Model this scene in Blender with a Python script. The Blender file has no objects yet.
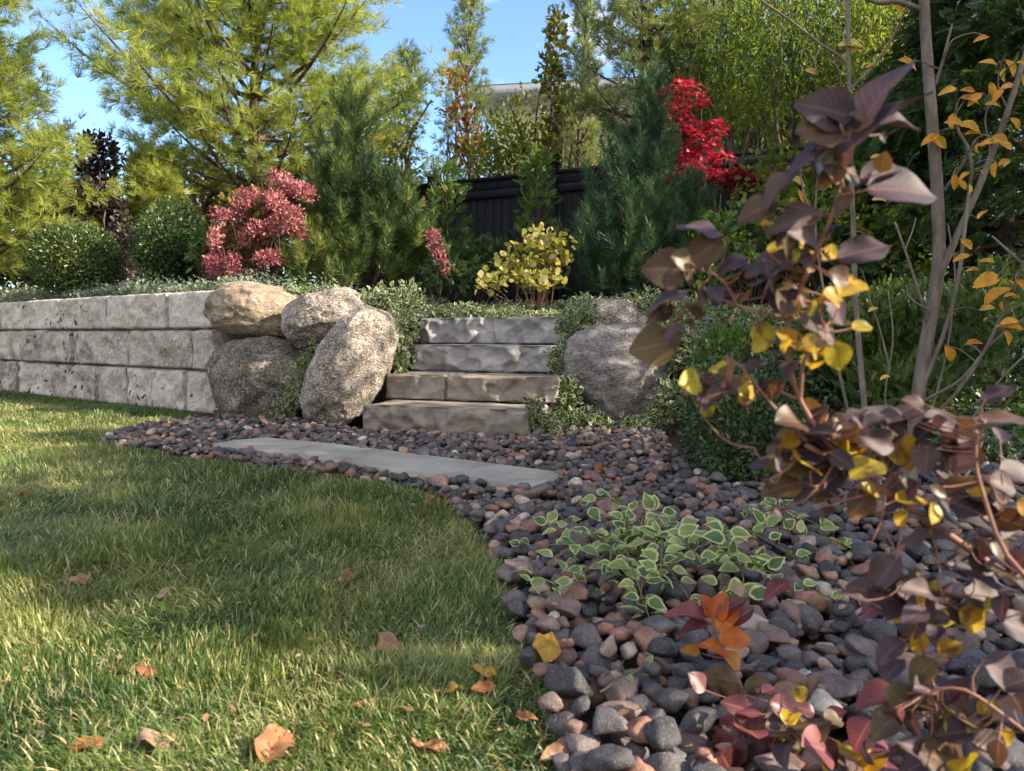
import bpy, bmesh, math, random
import numpy as np
from mathutils import Vector

random.seed(7)
RNG = np.random.default_rng(7)
SC = bpy.context.scene
COL = SC.collection
R = math.radians

# ------------------------------------------------------------------ camera
CAM_Z, FPX = 0.60, 730.0
PITCH = math.atan(52.5 / FPX)
cam_data = bpy.data.cameras.new("camera")
cam_data.sensor_width = 36.0
cam_data.lens = 36.0 * FPX / 1024.0
cam_data.clip_start = 0.02
cam_data.clip_end = 2000.0
cam_data.dof.use_dof = True
cam_data.dof.focus_distance = 3.4
cam_data.dof.aperture_fstop = 7.5
cam = bpy.data.objects.new("camera", cam_data)
COL.objects.link(cam)
cam.location = (0, 0, CAM_Z)
cam.rotation_euler = (math.pi / 2 - PITCH, 0, 0)
SC.camera = cam

# ------------------------------------------------------------------ sky, sun, exposure
SUN_AZ, SUN_EL = 101.0, 29.0        # azimuth clockwise from +Y
world = bpy.data.worlds.new("World")
SC.world = world
world.use_nodes = True
wn, wl = world.node_tree.nodes, world.node_tree.links
wn.clear()
w_out = wn.new("ShaderNodeOutputWorld")
w_bg = wn.new("ShaderNodeBackground")
w_bg.inputs["Strength"].default_value = 0.125
w_sky = wn.new("ShaderNodeTexSky")
w_sky.sky_type = 'NISHITA'
w_sky.sun_disc = False
w_sky.sun_elevation = R(SUN_EL)
w_sky.sun_rotation = R(SUN_AZ)
w_sky.air_density = 0.9
w_sky.dust_density = 0.1
w_sky.ozone_density = 4.0
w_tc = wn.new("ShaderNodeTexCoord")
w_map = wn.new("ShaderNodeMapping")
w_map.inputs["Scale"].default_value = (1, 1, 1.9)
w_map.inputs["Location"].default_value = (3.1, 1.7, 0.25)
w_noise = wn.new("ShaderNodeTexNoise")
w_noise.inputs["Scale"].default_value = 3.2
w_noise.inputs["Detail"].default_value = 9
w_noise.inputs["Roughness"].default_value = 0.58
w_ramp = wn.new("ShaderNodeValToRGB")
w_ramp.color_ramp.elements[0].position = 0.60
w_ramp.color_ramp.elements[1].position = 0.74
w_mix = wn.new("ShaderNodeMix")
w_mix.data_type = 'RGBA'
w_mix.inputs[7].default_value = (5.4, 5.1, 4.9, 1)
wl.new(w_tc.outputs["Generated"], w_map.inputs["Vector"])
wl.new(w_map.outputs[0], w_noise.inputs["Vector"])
# unseen cloud added to the south (behind the viewer) for fill light, a few puffs in the north
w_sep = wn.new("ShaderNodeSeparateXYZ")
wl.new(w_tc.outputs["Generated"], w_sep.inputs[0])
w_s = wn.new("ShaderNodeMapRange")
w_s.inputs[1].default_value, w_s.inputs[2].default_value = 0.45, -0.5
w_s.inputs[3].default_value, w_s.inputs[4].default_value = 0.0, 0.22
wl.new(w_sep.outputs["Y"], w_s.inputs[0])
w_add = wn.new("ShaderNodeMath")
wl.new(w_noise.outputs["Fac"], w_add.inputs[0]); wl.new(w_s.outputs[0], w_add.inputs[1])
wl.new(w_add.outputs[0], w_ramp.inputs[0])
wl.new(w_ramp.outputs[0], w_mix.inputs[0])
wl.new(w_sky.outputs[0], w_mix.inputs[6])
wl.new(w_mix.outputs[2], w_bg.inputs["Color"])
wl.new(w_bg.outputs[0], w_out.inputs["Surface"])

sun_data = bpy.data.lights.new("sun", 'SUN')
sun_data.energy = 5.0
sun_data.angle = R(0.55)
sun_data.color = (1.0, 0.87, 0.69)
sun = bpy.data.objects.new("sun", sun_data)
COL.objects.link(sun)
TO_SUN = Vector((math.sin(R(SUN_AZ)) * math.cos(R(SUN_EL)), math.cos(R(SUN_AZ)) * math.cos(R(SUN_EL)), math.sin(R(SUN_EL))))
sun.rotation_euler = TO_SUN.to_track_quat('Z', 'Y').to_euler()
sun.location = TO_SUN * 30

SC.view_settings.view_transform = 'Standard'
SC.view_settings.look = 'None'
SC.view_settings.gamma = 1
SC.view_settings.use_curve_mapping = False
SC.view_settings.exposure = 1.65

# ------------------------------------------------------------------ pixel helpers (used to read positions off the photograph)
CP, SP = math.cos(PITCH), math.sin(PITCH)
def ray(px, py):
    u, v = (px - 512) / FPX, -(py - 385.5) / FPX
    return np.array([u, CP + v * SP, -SP + v * CP])
def at(px, py, Y):
    d = ray(px, py)
    return np.array([0, 0, CAM_Z]) + d * (Y / d[1])
def gnd(px, py, z=0.0):
    d = ray(px, py)
    return np.array([0, 0, CAM_Z]) + d * ((z - CAM_Z) / d[2])

# ------------------------------------------------------------------ object helpers
def tag(o, label=None, cat=None, group=None, kind=None):
    if label: o["label"] = label
    if cat: o["category"] = cat
    if group: o["group"] = group
    if kind: o["kind"] = kind
    return o
def thing(name, label, cat, loc=(0, 0, 0), group=None):
    o = bpy.data.objects.new(name, None)
    COL.objects.link(o)
    o.location = tuple(float(c) for c in loc)
    o.empty_display_size = 0.1
    return tag(o, label, cat, group)

def hash01(i, j, k, seed):
    n = (i * 374761393 + j * 668265263 + k * 2147483647 + seed * 1274126177) & 0xFFFFFFFF
    n = ((n ^ (n >> 13)) * 1274126177) & 0xFFFFFFFF
    n = ((n ^ (n >> 16)) * 2246822519) & 0xFFFFFFFF
    return ((n ^ (n >> 15)) & 0xFFFFFF) / float(0xFFFFFF)
def vnoise(P, scale=1.0, seed=0):
    """trilinear value noise in -1..1 over an (n,3) array"""
    Q = np.asarray(P, float) * scale + 1000.0
    I = np.floor(Q).astype(np.int64)
    f = Q - I
    f = f * f * (3 - 2 * f)
    out = 0
    for a in (0, 1):
        for b in (0, 1):
            for c in (0, 1):
                w = (f[:, 0] if a else 1 - f[:, 0]) * (f[:, 1] if b else 1 - f[:, 1]) * (f[:, 2] if c else 1 - f[:, 2])
                out = out + w * hash01(I[:, 0] + a, I[:, 1] + b, I[:, 2] + c, seed)
    return out * 2 - 1
def fbm(P, scale, seed=0, octs=4, gain=0.5):
    s, a, o = 0, 1.0, 0
    for k in range(octs):
        o = o + a * vnoise(P, scale * 2 ** k, seed + k * 17)
        a *= gain
    return o
def unit(A):
    A = np.asarray(A, float)
    return A / np.maximum(np.linalg.norm(A, axis=-1, keepdims=True), 1e-9)
def rand_dirs(n):
    return unit(RNG.normal(size=(n, 3)))

class G:
    """collects geometry and links it as ONE mesh object"""
    def __init__(s):
        s.V, s.T, s.Q, s.A, s.n = [], [], [], [], 0
        s.N = []
    def add(s, V, tris=None, quads=None, tint=0.5, lu=0.0, lv=0.0):
        V = np.asarray(V, float).reshape(-1, 3)
        m = len(V)
        s.V.append(V)
        s.A.append(np.stack([np.broadcast_to(np.asarray(q, float), (m,)) for q in (tint, lu, lv)], 1))
        if tris is not None and len(tris): s.T.append(np.asarray(tris, np.int64).reshape(-1, 3) + s.n)
        if quads is not None and len(quads): s.Q.append(np.asarray(quads, np.int64).reshape(-1, 4) + s.n)
        s.n += m
    def inst(s, tpl, O, X, N, S, tint=None):
        """copies of a template (V, tris, quads, lu, lv): X = its long axis, N = near its normal"""
        TV, TT, TQ, lu, lv = tpl
        O = np.asarray(O, float).reshape(-1, 3)
        n = len(O)
        if n == 0: return
        X = unit(X)
        Z = np.asarray(N, float) - (np.asarray(N, float) * X).sum(1, keepdims=True) * X
        bad = np.linalg.norm(Z, axis=1) < 1e-4
        Z[bad] = np.cross(X[bad], np.array([0.3, 0.9, 0.31]))
        Z = unit(Z)
        Y = np.cross(Z, X)
        S = np.broadcast_to(np.asarray(S, float), (n,))
        if tint is None: tint = RNG.random(n)
        k = len(TV)
        V = O[:, None, :] + S[:, None, None] * (TV[None, :, 0:1] * X[:, None] + TV[None, :, 1:2] * Y[:, None] + TV[None, :, 2:3] * Z[:, None])
        off = (np.arange(n) * k)[:, None, None]
        tr = (TT[None] + off).reshape(-1, 3) if len(TT) else None
        qu = (TQ[None] + off).reshape(-1, 4) if len(TQ) else None
        s.add(V.reshape(-1, 3), tr, qu, np.repeat(np.broadcast_to(tint, (n,)), k), np.tile(lu, n), np.tile(lv, n))
    def build(s, name, mat, parent=None, smooth=True):
        me = bpy.data.meshes.new(name)
        if s.n:
            V = np.concatenate(s.V)
            if parent is not None:
                V = V - np.array(parent.matrix_basis.translation if parent.parent is None else wloc(parent))
            T = np.concatenate(s.T) if s.T else np.zeros((0, 3), np.int64)
            Q = np.concatenate(s.Q) if s.Q else np.zeros((0, 4), np.int64)
            me.vertices.add(len(V))
            me.vertices.foreach_set("co", V.astype(np.float32).ravel())
            L = np.concatenate([T.ravel(), Q.ravel()]).astype(np.int32)
            me.loops.add(len(L))
            me.loops.foreach_set("vertex_index", L)
            st = np.concatenate([np.arange(len(T)) * 3, len(T) * 3 + np.arange(len(Q)) * 4]).astype(np.int32)
            me.polygons.add(len(st))
            me.polygons.foreach_set("loop_start", st)
            if smooth: me.polygons.foreach_set("use_smooth", np.ones(len(st), bool))
            A = np.concatenate(s.A)
            for j, nm in enumerate(("tint", "lu", "lv")):
                at_ = me.attributes.new(nm, 'FLOAT', 'POINT')
                at_.data.foreach_set("value", A[:, j].astype(np.float32))
            me.update(calc_edges=True)
            me.validate()
        if mat is not None: me.materials.append(mat)
        o = bpy.data.objects.new(name, me)
        COL.objects.link(o)
        if parent is not None: o.parent = parent
        return o
def wloc(o):
    v = Vector((0, 0, 0))
    while o is not None:
        v += o.location
        o = o.parent
    return v

def tube(g, pts, radii, sides=6, tint=0.5, cap=True):
    P = np.asarray(pts, float)
    n = len(P)
    rr = np.broadcast_to(np.asarray(radii, float), (n,))
    D = np.gradient(P, axis=0)
    D = unit(D)
    ref = np.array([0.0, 0, 1]) if abs(D[0][2]) < 0.9 else np.array([1.0, 0, 0])
    A = unit(np.cross(D, ref))
    for i in range(1, n):
        if (A[i] * A[i - 1]).sum() < 0: A[i] = -A[i]
    B = np.cross(D, A)
    th = np.arange(sides) * 2 * math.pi / sides
    V = P[:, None] + rr[:, None, None] * (np.cos(th)[None, :, None] * A[:, None] + np.sin(th)[None, :, None] * B[:, None])
    i, j = np.meshgrid(np.arange(n - 1), np.arange(sides), indexing='ij')
    a = i * sides + j
    b = i * sides + (j + 1) % sides
    quads = np.stack([a, b, b + sides, a + sides], -1).reshape(-1, 4)
    VV = V.reshape(-1, 3)
    tr = None
    if cap:
        VV = np.concatenate([VV, P[-1:] + D[-1:] * rr[-1] * 0.5])
        k = n * sides
        tr = [[(n - 1) * sides + q, (n - 1) * sides + (q + 1) % sides, k] for q in range(sides)]
    g.add(VV, tr, quads, tint, np.repeat(np.linspace(0, 1, n), sides).tolist() + ([1.0] if cap else []))
def curve(pts, n=10):
    """Catmull-Rom through points"""
    P = np.asarray(pts, float)
    P = np.concatenate([[2 * P[0] - P[1]], P, [2 * P[-1] - P[-2]]])
    out = []
    m = len(P) - 3
    for t in np.linspace(0, m - 1e-6, n):
        k = int(t); f = t - k
        a, b, c, d = P[k], P[k + 1], P[k + 2], P[k + 3]
        out.append(0.5 * (2 * b + (c - a) * f + (2 * a - 5 * b + 4 * c - d) * f * f + (-a + 3 * b - 3 * c + d) * f ** 3))
    return np.array(out)

# ------------------------------------------------------------------ leaf templates: (V, tris, quads, lu, lv)
Z0 = np.zeros((0, 3), np.int64)
Q0 = np.zeros((0, 4), np.int64)
def t_diamond(w=0.5, fold=0.1, mid=0.45):
    V = np.array([[0, 0, 0], [mid, w / 2, fold], [1, 0, -0.05], [mid, -w / 2, fold]], float)
    return V, np.array([[0, 2, 1], [0, 3, 2]]), Q0, np.array([0, .5, 1, .5]), np.array([0, 1., 0, -1])
def t_oval(w=0.55, fold=0.07, droop=0.12):
    V = np.array([[0, 0, 0], [.3, w * .45, fold], [.7, w * .42, fold - droop * .5], [1, 0, -droop], [.7, -w * .42, fold - droop * .5], [.3, -w * .45, fold], [.3, 0, 0], [.7, 0, -droop * .5]], float)
    T = np.array([[0, 6, 1], [0, 5, 6], [7, 3, 2], [7, 4, 3]])
    Q = np.array([[6, 7, 2, 1], [5, 4, 7, 6]])
    return V, T, Q, V[:, 0].copy(), np.array([0, 1, 1, 0, -1, -1, 0, 0.])
def t_varieg(w=0.62, n=8, fold=0.08, droop=0.12):
    """outline ring and inner ring; lu = 1 at the pale margin, 0 on the midrib"""
    th = np.arange(n) * 2 * math.pi / n
    ox = 0.5 - 0.5 * np.cos(th); oy = np.sign(np.sin(th)) * w / 2 * np.abs(np.sin(math.pi * np.clip(ox, 0, 1) ** .72)) ** 1.05 * (np.abs(np.sin(th)) > 1e-6)
    ix = 0.5 + (ox - 0.5) * 0.72; iy = oy * 0.68
    zz = lambda x, y: fold * np.abs(y) / (w / 2) - droop * x * x
    V = np.concatenate([np.stack([ox, oy, zz(ox, oy)], 1), np.stack([ix, iy, zz(ix, iy)], 1), [[0.5, 0, -droop * .25 - .02]]])
    Q = np.array([[k, (k + 1) % n, n + (k + 1) % n, n + k] for k in range(n)])
    T = np.array([[n + k, n + (k + 1) % n, 2 * n] for k in range(n)])
    return V, T, Q, np.concatenate([np.ones(n), np.full(n, .6), [0]]), np.zeros(2 * n + 1)
def t_big(w=0.62, nu=8, nv=6, cup=0.12, droop=0.22, wave=0.03, obov=0.85):
    """large leaf as a curved grid; lu along, lv across"""
    u = np.linspace(0, 1, nu + 1)
    v = np.linspace(-1, 1, nv + 1)
    U, W = np.meshgrid(u, v, indexing='ij')
    hw = w / 2 * np.sin(math.pi * np.clip(U, 0.012, 0.985) ** obov) ** 0.75
    Zc = cup * np.abs(W) ** 1.4 * hw / (w / 2) - droop * U ** 2 + wave * np.sin(U * 9 + W * 2) * np.abs(W)
    V = np.stack([U, hw * W, Zc], -1).reshape(-1, 3)
    i, j = np.meshgrid(np.arange(nu), np.arange(nv), indexing='ij')
    a = i * (nv + 1) + j
    Q = np.stack([a, a + nv + 1, a + nv + 2, a + 1], -1).reshape(-1, 4)
    return V, Z0, Q, U.ravel().copy(), W.ravel().copy()
def t_tuft(k=14, spread=0.9, w=0.05, seed=1):
    """pine needle tuft: k thin triangles in a cone around X"""
    r = np.random.default_rng(seed)
    V, T = [], []
    for q in range(k):
        a = spread * math.sqrt(r.random())
        b = r.random() * 6.283
        d = np.array([math.cos(a), math.sin(a) * math.cos(b), math.sin(a) * math.sin(b)])
        s = unit(np.cross(d, r.normal(size=3))) * w / 2
        L = 0.75 + 0.35 * r.random()
        m = d * L * .55 + np.array([0, 0, -0.02])
        e = d * L + np.array([0, 0, -0.10 * L])
        i = len(V)
        V += [s * .6, -s * .6, m + s, m - s, e]
        T += [[i, i + 1, i + 3], [i, i + 3, i + 2], [i + 2, i + 3, i + 4]]
    V = np.array(V)
    return V, np.array(T), Q0, np.tile([0, 0, .5, .5, 1.], k), np.zeros(len(V))
def t_shoot(k=46, nl=0.32, w=0.03, ang=0.75, seed=1):  # needles shorten their angle towards the tip
    """bottle-brush pine shoot along X"""
    r = np.random.default_rng(seed)
    V, T = [], []
    for q in range(k):
        x = (q + r.random()) / k
        a = ang * (0.75 + 0.5 * r.random()) * (1.0 - 0.55 * x)
        b = r.random() * 6.283
        d = np.array([math.cos(a), math.sin(a) * math.cos(b), math.sin(a) * math.sin(b)])
        s = unit(np.cross(d, r.normal(size=3))) * w / 2
        p = np.array([x * .85, 0, 0])
        e = p + d * nl * (0.75 + 0.4 * r.random())
        i = len(V)
        V += [p + s, p - s, e]
        T += [[i, i + 1, i + 2]]
    V = np.array(V)
    return V, np.array(T), Q0, np.tile([0, 0, 1.], k), np.zeros(len(V))
def t_spray(k=9, w=0.09, seed=1, droop=0.3):
    """flat conifer / fern spray: leaflets on both sides of an axis"""
    V, T = [], []
    r = np.random.default_rng(seed)
    for q in range(k):
        x = (q + .5) / k
        for sg in (-1, 1):
            L = 0.38 * (1 - x * .75) * (0.8 + .4 * r.random())
            p = np.array([x, 0, -droop * x * x])
            e = p + np.array([L * .7, sg * L * .8, -0.12 * L + r.normal() * .03])
            m = (p + e) / 2
            s = np.array([w * .5, -sg * w * .4, 0.01])
            i = len(V)
            V += [p, m + s, e, m - s]
            T += [[i, i + 1, i + 2], [i, i + 2, i + 3]]
    V += [[0, w * .15, 0], [0, -w * .15, 0], [1.05, 0, -droop * 1.1]]
    T += [[len(V) - 3, len(V) - 2, len(V) - 1]]
    V = np.array(V)
    return V, np.array(T), Q0, V[:, 0].copy(), np.zeros(len(V))
def t_lobed(n=5, seed=0):
    """palmate leaf, n pointed lobes"""
    V = [[0, 0, 0]]; T = []
    for q in range(n):
        a = (q - (n - 1) / 2) * 0.62
        L = 1 - 0.12 * abs(q - (n - 1) / 2) ** 1.3
        d = np.array([math.cos(a), math.sin(a), 0]); s = np.array([-math.sin(a), math.cos(a), 0])
        i = len(V)
        V += [list(d * .42 + s * .12), list(d * L + np.array([0, 0, -.12])), list(d * .42 - s * .12)]
        T += [[0, i + 2, i + 1], [0, i + 1, i]]
    V = np.array(V, float)
    return V, np.array(T), Q0, V[:, 0].copy(), np.zeros(len(V))

# ------------------------------------------------------------------ materials
def new_mat(name):
    m = bpy.data.materials.new(name)
    m.use_nodes = True
    m.node_tree.nodes.clear()
    return m, m.node_tree.nodes, m.node_tree.links
def ramp(nodes, cols, pos=None, interp='LINEAR'):
    r = nodes.new("ShaderNodeValToRGB")
    cr = r.color_ramp
    cr.interpolation = interp
    pos = pos or [i / max(1, len(cols) - 1) for i in range(len(cols))]
    while len(cr.elements) < len(cols): cr.elements.new(0.5)
    for e, p, c in zip(cr.elements, pos, cols):
        e.position = p
        e.color = (*c, 1)
    return r
def attr(nodes, nm):
    a = nodes.new("ShaderNodeAttribute")
    a.attribute_name = nm
    return a
def leaf_mat(name, cols, trans=0.4, rough=0.5, tboost=(1.25, 1.25, 0.7), spec=0.35, margin=None, vein=None, pos=None, blotch=None):
    m, N, L = new_mat(name)
    out = N.new("ShaderNodeOutputMaterial")
    p = N.new("ShaderNodeBsdfPrincipled")
    p.inputs["Roughness"].default_value = rough
    p.inputs["Specular IOR Level"].default_value = spec
    r = ramp(N, cols, pos)
    L.new(attr(N, "tint").outputs["Fac"], r.inputs[0])
    col = r.outputs[0]
    if margin:                      # pale leaf margin (variegated foliage)
        mr = N.new("ShaderNodeMapRange")
        mr.inputs[1].default_value, mr.inputs[2].default_value = 0.66, 0.80
        mn = N.new("ShaderNodeTexNoise"); mn.inputs["Scale"].default_value = 55; mn.inputs["Detail"].default_value = 2
        mtc = N.new("ShaderNodeTexCoord"); L.new(mtc.outputs["Object"], mn.inputs["Vector"])
        ma_ = N.new("ShaderNodeMath"); ma_.operation = 'MULTIPLY_ADD'; ma_.inputs[1].default_value = 0.9; 
        mb_ = N.new("ShaderNodeMath"); mb_.operation = 'ADD'; mb_.inputs[1].default_value = -0.45
        L.new(mn.outputs["Fac"], ma_.inputs[0]); L.new(attr(N, "lu").outputs["Fac"], ma_.inputs[2]); L.new(ma_.outputs[0], mb_.inputs[0])
        L.new(mb_.outputs[0], mr.inputs[0])
        mx = N.new("ShaderNodeMix"); mx.data_type = 'RGBA'
        mx.inputs[7].default_value = (*margin, 1)
        L.new(mr.outputs[0], mx.inputs[0]); L.new(col, mx.inputs[6])
        col = mx.outputs[2]
    if vein:                        # midrib and side veins
        ab = N.new("ShaderNodeMath"); ab.operation = 'ABSOLUTE'
        L.new(attr(N, "lv").outputs["Fac"], ab.inputs[0])
        m1 = N.new("ShaderNodeMath"); m1.operation = 'MULTIPLY_ADD'
        m1.inputs[1].default_value = -0.35
        L.new(ab.outputs[0], m1.inputs[0]); L.new(attr(N, "lu").outputs["Fac"], m1.inputs[2])
        m2 = N.new("ShaderNodeMath"); m2.operation = 'MULTIPLY'; m2.inputs[1].default_value = 58.0
        L.new(m1.outputs[0], m2.inputs[0])
        m3 = N.new("ShaderNodeMath"); m3.operation = 'SINE'
        L.new(m2.outputs[0], m3.inputs[0])
        m4 = N.new("ShaderNodeMapRange"); m4.inputs[1].default_value, m4.inputs[2].default_value = 0.80, 1.0
        m4.inputs[4].default_value = 0.6
        L.new(m3.outputs[0], m4.inputs[0])
        m5 = N.new("ShaderNodeMapRange"); m5.inputs[1].default_value, m5.inputs[2].default_value = 0.10, 0.03
        m5.inputs[4].default_value = 0.8
        L.new(ab.outputs[0], m5.inputs[0])
        m6 = N.new("ShaderNodeMath"); m6.operation = 'MAXIMUM'
        L.new(m4.outputs[0], m6.inputs[0]); L.new(m5.outputs[0], m6.inputs[1])
        mx = N.new("ShaderNodeMix"); mx.data_type = 'RGBA'
        mx.inputs[7].default_value = (*vein, 1)
        L.new(m6.outputs[0], mx.inputs[0]); L.new(col, mx.inputs[6])
        col = mx.outputs[2]
    # small blotches so that no leaf is one flat colour
    tc = N.new("ShaderNodeTexCoord")
    nz = N.new("ShaderNodeTexNoise"); nz.inputs["Scale"].default_value = 38; nz.inputs["Detail"].default_value = 4
    L.new(tc.outputs["Object"], nz.inputs["Vector"])
    mr2 = N.new("ShaderNodeMapRange"); mr2.inputs[1].default_value, mr2.inputs[2].default_value = 0.3, 0.7
    mr2.inputs[3].default_value, mr2.inputs[4].default_value = 0.72, 1.25
    L.new(nz.outputs["Fac"], mr2.inputs[0])
    vm = N.new("ShaderNodeVectorMath"); vm.operation = 'SCALE'
    L.new(col, vm.inputs[0]); L.new(mr2.outputs[0], vm.inputs["Scale"])
    col = vm.outputs[0]
    if blotch:                      # turning or withered patches
        nb = N.new("ShaderNodeTexNoise"); nb.inputs["Scale"].default_value = blotch[2]; nb.inputs["Detail"].default_value = 5; nb.inputs["Roughness"].default_value = .62
        L.new(tc.outputs["Object"], nb.inputs["Vector"])
        mb = N.new("ShaderNodeMapRange"); mb.inputs[1].default_value, mb.inputs[2].default_value = blotch[1], blotch[1] + .10
        mb.inputs[4].default_value = .85
        L.new(nb.outputs["Fac"], mb.inputs[0])
        mx = N.new("ShaderNodeMix"); mx.data_type = 'RGBA'; mx.inputs[7].default_value = (*blotch[0], 1)
        L.new(mb.outputs[0], mx.inputs[0]); L.new(col, mx.inputs[6])
        col = mx.outputs[2]
    L.new(col, p.inputs["Base Color"])
    t = N.new("ShaderNodeBsdfTranslucent")
    vb = N.new("ShaderNodeVectorMath"); vb.operation = 'MULTIPLY'
    vb.inputs[1].default_value = tboost
    L.new(col, vb.inputs[0]); L.new(vb.outputs[0], t.inputs["Color"])
    ms = N.new("ShaderNodeMixShader"); ms.inputs[0].default_value = trans
    L.new(p.outputs[0], ms.inputs[1]); L.new(t.outputs[0], ms.inputs[2]); L.new(ms.outputs[0], out.inputs[0])
    return m
def stone_mat(name, cols, scale=6, speck=None, rough=0.85, bump=0.35, fine=60, pits=None, pos=None, tintamt=0.0, stretch=(1, 1, 1), moss=None, detail_bump=0.5):
    m, N, L = new_mat(name)
    out = N.new("ShaderNodeOutputMaterial")
    p = N.new("ShaderNodeBsdfPrincipled")
    p.inputs["Roughness"].default_value = rough
    p.inputs["Specular IOR Level"].default_value = 0.3
    tc = N.new("ShaderNodeTexCoord")
    mp = N.new("ShaderNodeMapping"); mp.inputs["Scale"].default_value = stretch
    L.new(tc.outputs["Object"], mp.inputs[0])
    n1 = N.new("ShaderNodeTexNoise"); n1.inputs["Scale"].default_value = scale; n1.inputs["Detail"].default_value = 8; n1.inputs["Roughness"].default_value = 0.65
    n1.inputs["Distortion"].default_value = 0.6
    L.new(mp.outputs[0], n1.inputs["Vector"])
    src = n1.outputs["Fac"]
    if tintamt:
        ma = N.new("ShaderNodeMath"); ma.operation = 'MULTIPLY_ADD'; ma.inputs[1].default_value = tintamt
        sub = N.new("ShaderNodeMath"); sub.operation = 'SUBTRACT'; sub.inputs[1].default_value = 0.5
        L.new(attr(N, "tint").outputs["Fac"], sub.inputs[0])
        L.new(sub.outputs[0], ma.inputs[0]); L.new(src, ma.inputs[2])
        src = ma.outputs[0]
    r = ramp(N, cols, pos or list(np.linspace(0.35, 0.66, len(cols))))
    L.new(src, r.inputs[0])
    col = r.outputs[0]
    n2 = N.new("ShaderNodeTexNoise"); n2.inputs["Scale"].default_value = fine; n2.inputs["Detail"].default_value = 5; n2.inputs["Roughness"].default_value = 0.7
    L.new(mp.outputs[0], n2.inputs["Vector"])
    if speck:
        for (c, lo, hi) in speck:
            mr = N.new("ShaderNodeMapRange"); mr.inputs[1].default_value, mr.inputs[2].default_value = lo, hi
            L.new(n2.outputs["Fac"], mr.inputs[0])
            mx = N.new("ShaderNodeMix"); mx.data_type = 'RGBA'; mx.inputs[7].default_value = (*c, 1)
            L.new(mr.outputs[0], mx.inputs[0]); L.new(col, mx.inputs[6])
            col = mx.outputs[2]
    h = N.new("ShaderNodeMath"); h.operation = 'MULTIPLY_ADD'; h.inputs[1].default_value = detail_bump
    L.new(n2.outputs["Fac"], h.inputs[0]); L.new(n1.outputs["Fac"], h.inputs[2])
    hout = h.outputs[0]
    if pits:
        v = N.new("ShaderNodeTexVoronoi"); v.inputs["Scale"].default_value = pits; v.inputs["Randomness"].default_value = 1
        nd = N.new("ShaderNodeTexNoise"); nd.inputs["Scale"].default_value = 7; nd.inputs["Detail"].default_value = 3
        vm = N.new("ShaderNodeVectorMath"); vm.operation = 'MULTIPLY_ADD'; vm.inputs[1].default_value = (.16, .16, .16)
        L.new(nd.outputs["Color"], vm.inputs[0]); L.new(tc.outputs["Object"], vm.inputs[2])
        L.new(tc.outputs["Object"], nd.inputs["Vector"])
        L.new(vm.outputs[0], v.inputs["Vector"])
        # only some cells carry a hole
        gate = N.new("ShaderNodeSeparateColor")
        L.new(v.outputs["Color"], gate.inputs[0])
        sz = N.new("ShaderNodeMapRange"); sz.inputs[1].default_value, sz.inputs[2].default_value = 0.30, 0.95
        sz.inputs[3].default_value, sz.inputs[4].default_value = 0.0, 0.46
        pn = N.new("ShaderNodeTexNoise"); pn.inputs["Scale"].default_value = 2.6; pn.inputs["Detail"].default_value = 2
        L.new(tc.outputs["Object"], pn.inputs["Vector"])
        pg = N.new("ShaderNodeMapRange"); pg.inputs[1].default_value, pg.inputs[2].default_value = .42, .62
        L.new(pn.outputs["Fac"], pg.inputs[0])
        pm_ = N.new("ShaderNodeMath"); pm_.operation = 'MULTIPLY'
        L.new(gate.outputs[0], pm_.inputs[0]); L.new(pg.outputs[0], pm_.inputs[1])
        L.new(pm_.outputs[0], sz.inputs[0])
        d = N.new("ShaderNodeMath"); d.operation = 'SUBTRACT'
        L.new(sz.outputs[0], d.inputs[0]); L.new(v.outputs["Distance"], d.inputs[1])
        pm = N.new("ShaderNodeMapRange"); pm.inputs[1].default_value, pm.inputs[2].default_value = 0.0, 0.10
        L.new(d.outputs[0], pm.inputs[0])
        mx = N.new("ShaderNodeMix"); mx.data_type = 'RGBA'; mx.inputs[7].default_value = (0.05, 0.045, 0.04, 1)
        L.new(pm.outputs[0], mx.inputs[0]); L.new(col, mx.inputs[6])
        col = mx.outputs[2]
        hh = N.new("ShaderNodeMath"); hh.operation = 'MULTIPLY_ADD'; hh.inputs[1].default_value = -1.6
        L.new(pm.outputs[0], hh.inputs[0]); L.new(hout, hh.inputs[2])
        hout = hh.outputs[0]
    if moss:
        n3 = N.new("ShaderNodeTexNoise"); n3.inputs["Scale"].default_value = 4.5; n3.inputs["Detail"].default_value = 7; n3.inputs["Roughness"].default_value = .7
        L.new(tc.outputs["Object"], n3.inputs["Vector"])
        mr = N.new("ShaderNodeMapRange"); mr.inputs[1].default_value, mr.inputs[2].default_value = moss[1], moss[1] + .12
        mr.inputs[4].default_value = 0.75
        L.new(n3.outputs["Fac"], mr.inputs[0])
        mx = N.new("ShaderNodeMix"); mx.data_type = 'RGBA'; mx.inputs[7].default_value = (*moss[0], 1)
        L.new(mr.outputs[0], mx.inputs[0]); L.new(col, mx.inputs[6])
        col = mx.outputs[2]
    L.new(col, p.inputs["Base Color"])
    b = N.new("ShaderNodeBump"); b.inputs["Strength"].default_value = bump; b.inputs["Distance"].default_value = 0.03
    L.new(hout, b.inputs["Height"]); L.new(b.outputs[0], p.inputs["Normal"])
    L.new(p.outputs[0], out.inputs[0])
    return m
def plain_mat(name, cols, scale=20, rough=0.7, bump=0.2, stretch=(1, 1, 1), spec=0.3):
    return stone_mat(name, cols, scale=scale, rough=rough, bump=bump, stretch=stretch, fine=scale * 6)

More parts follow.
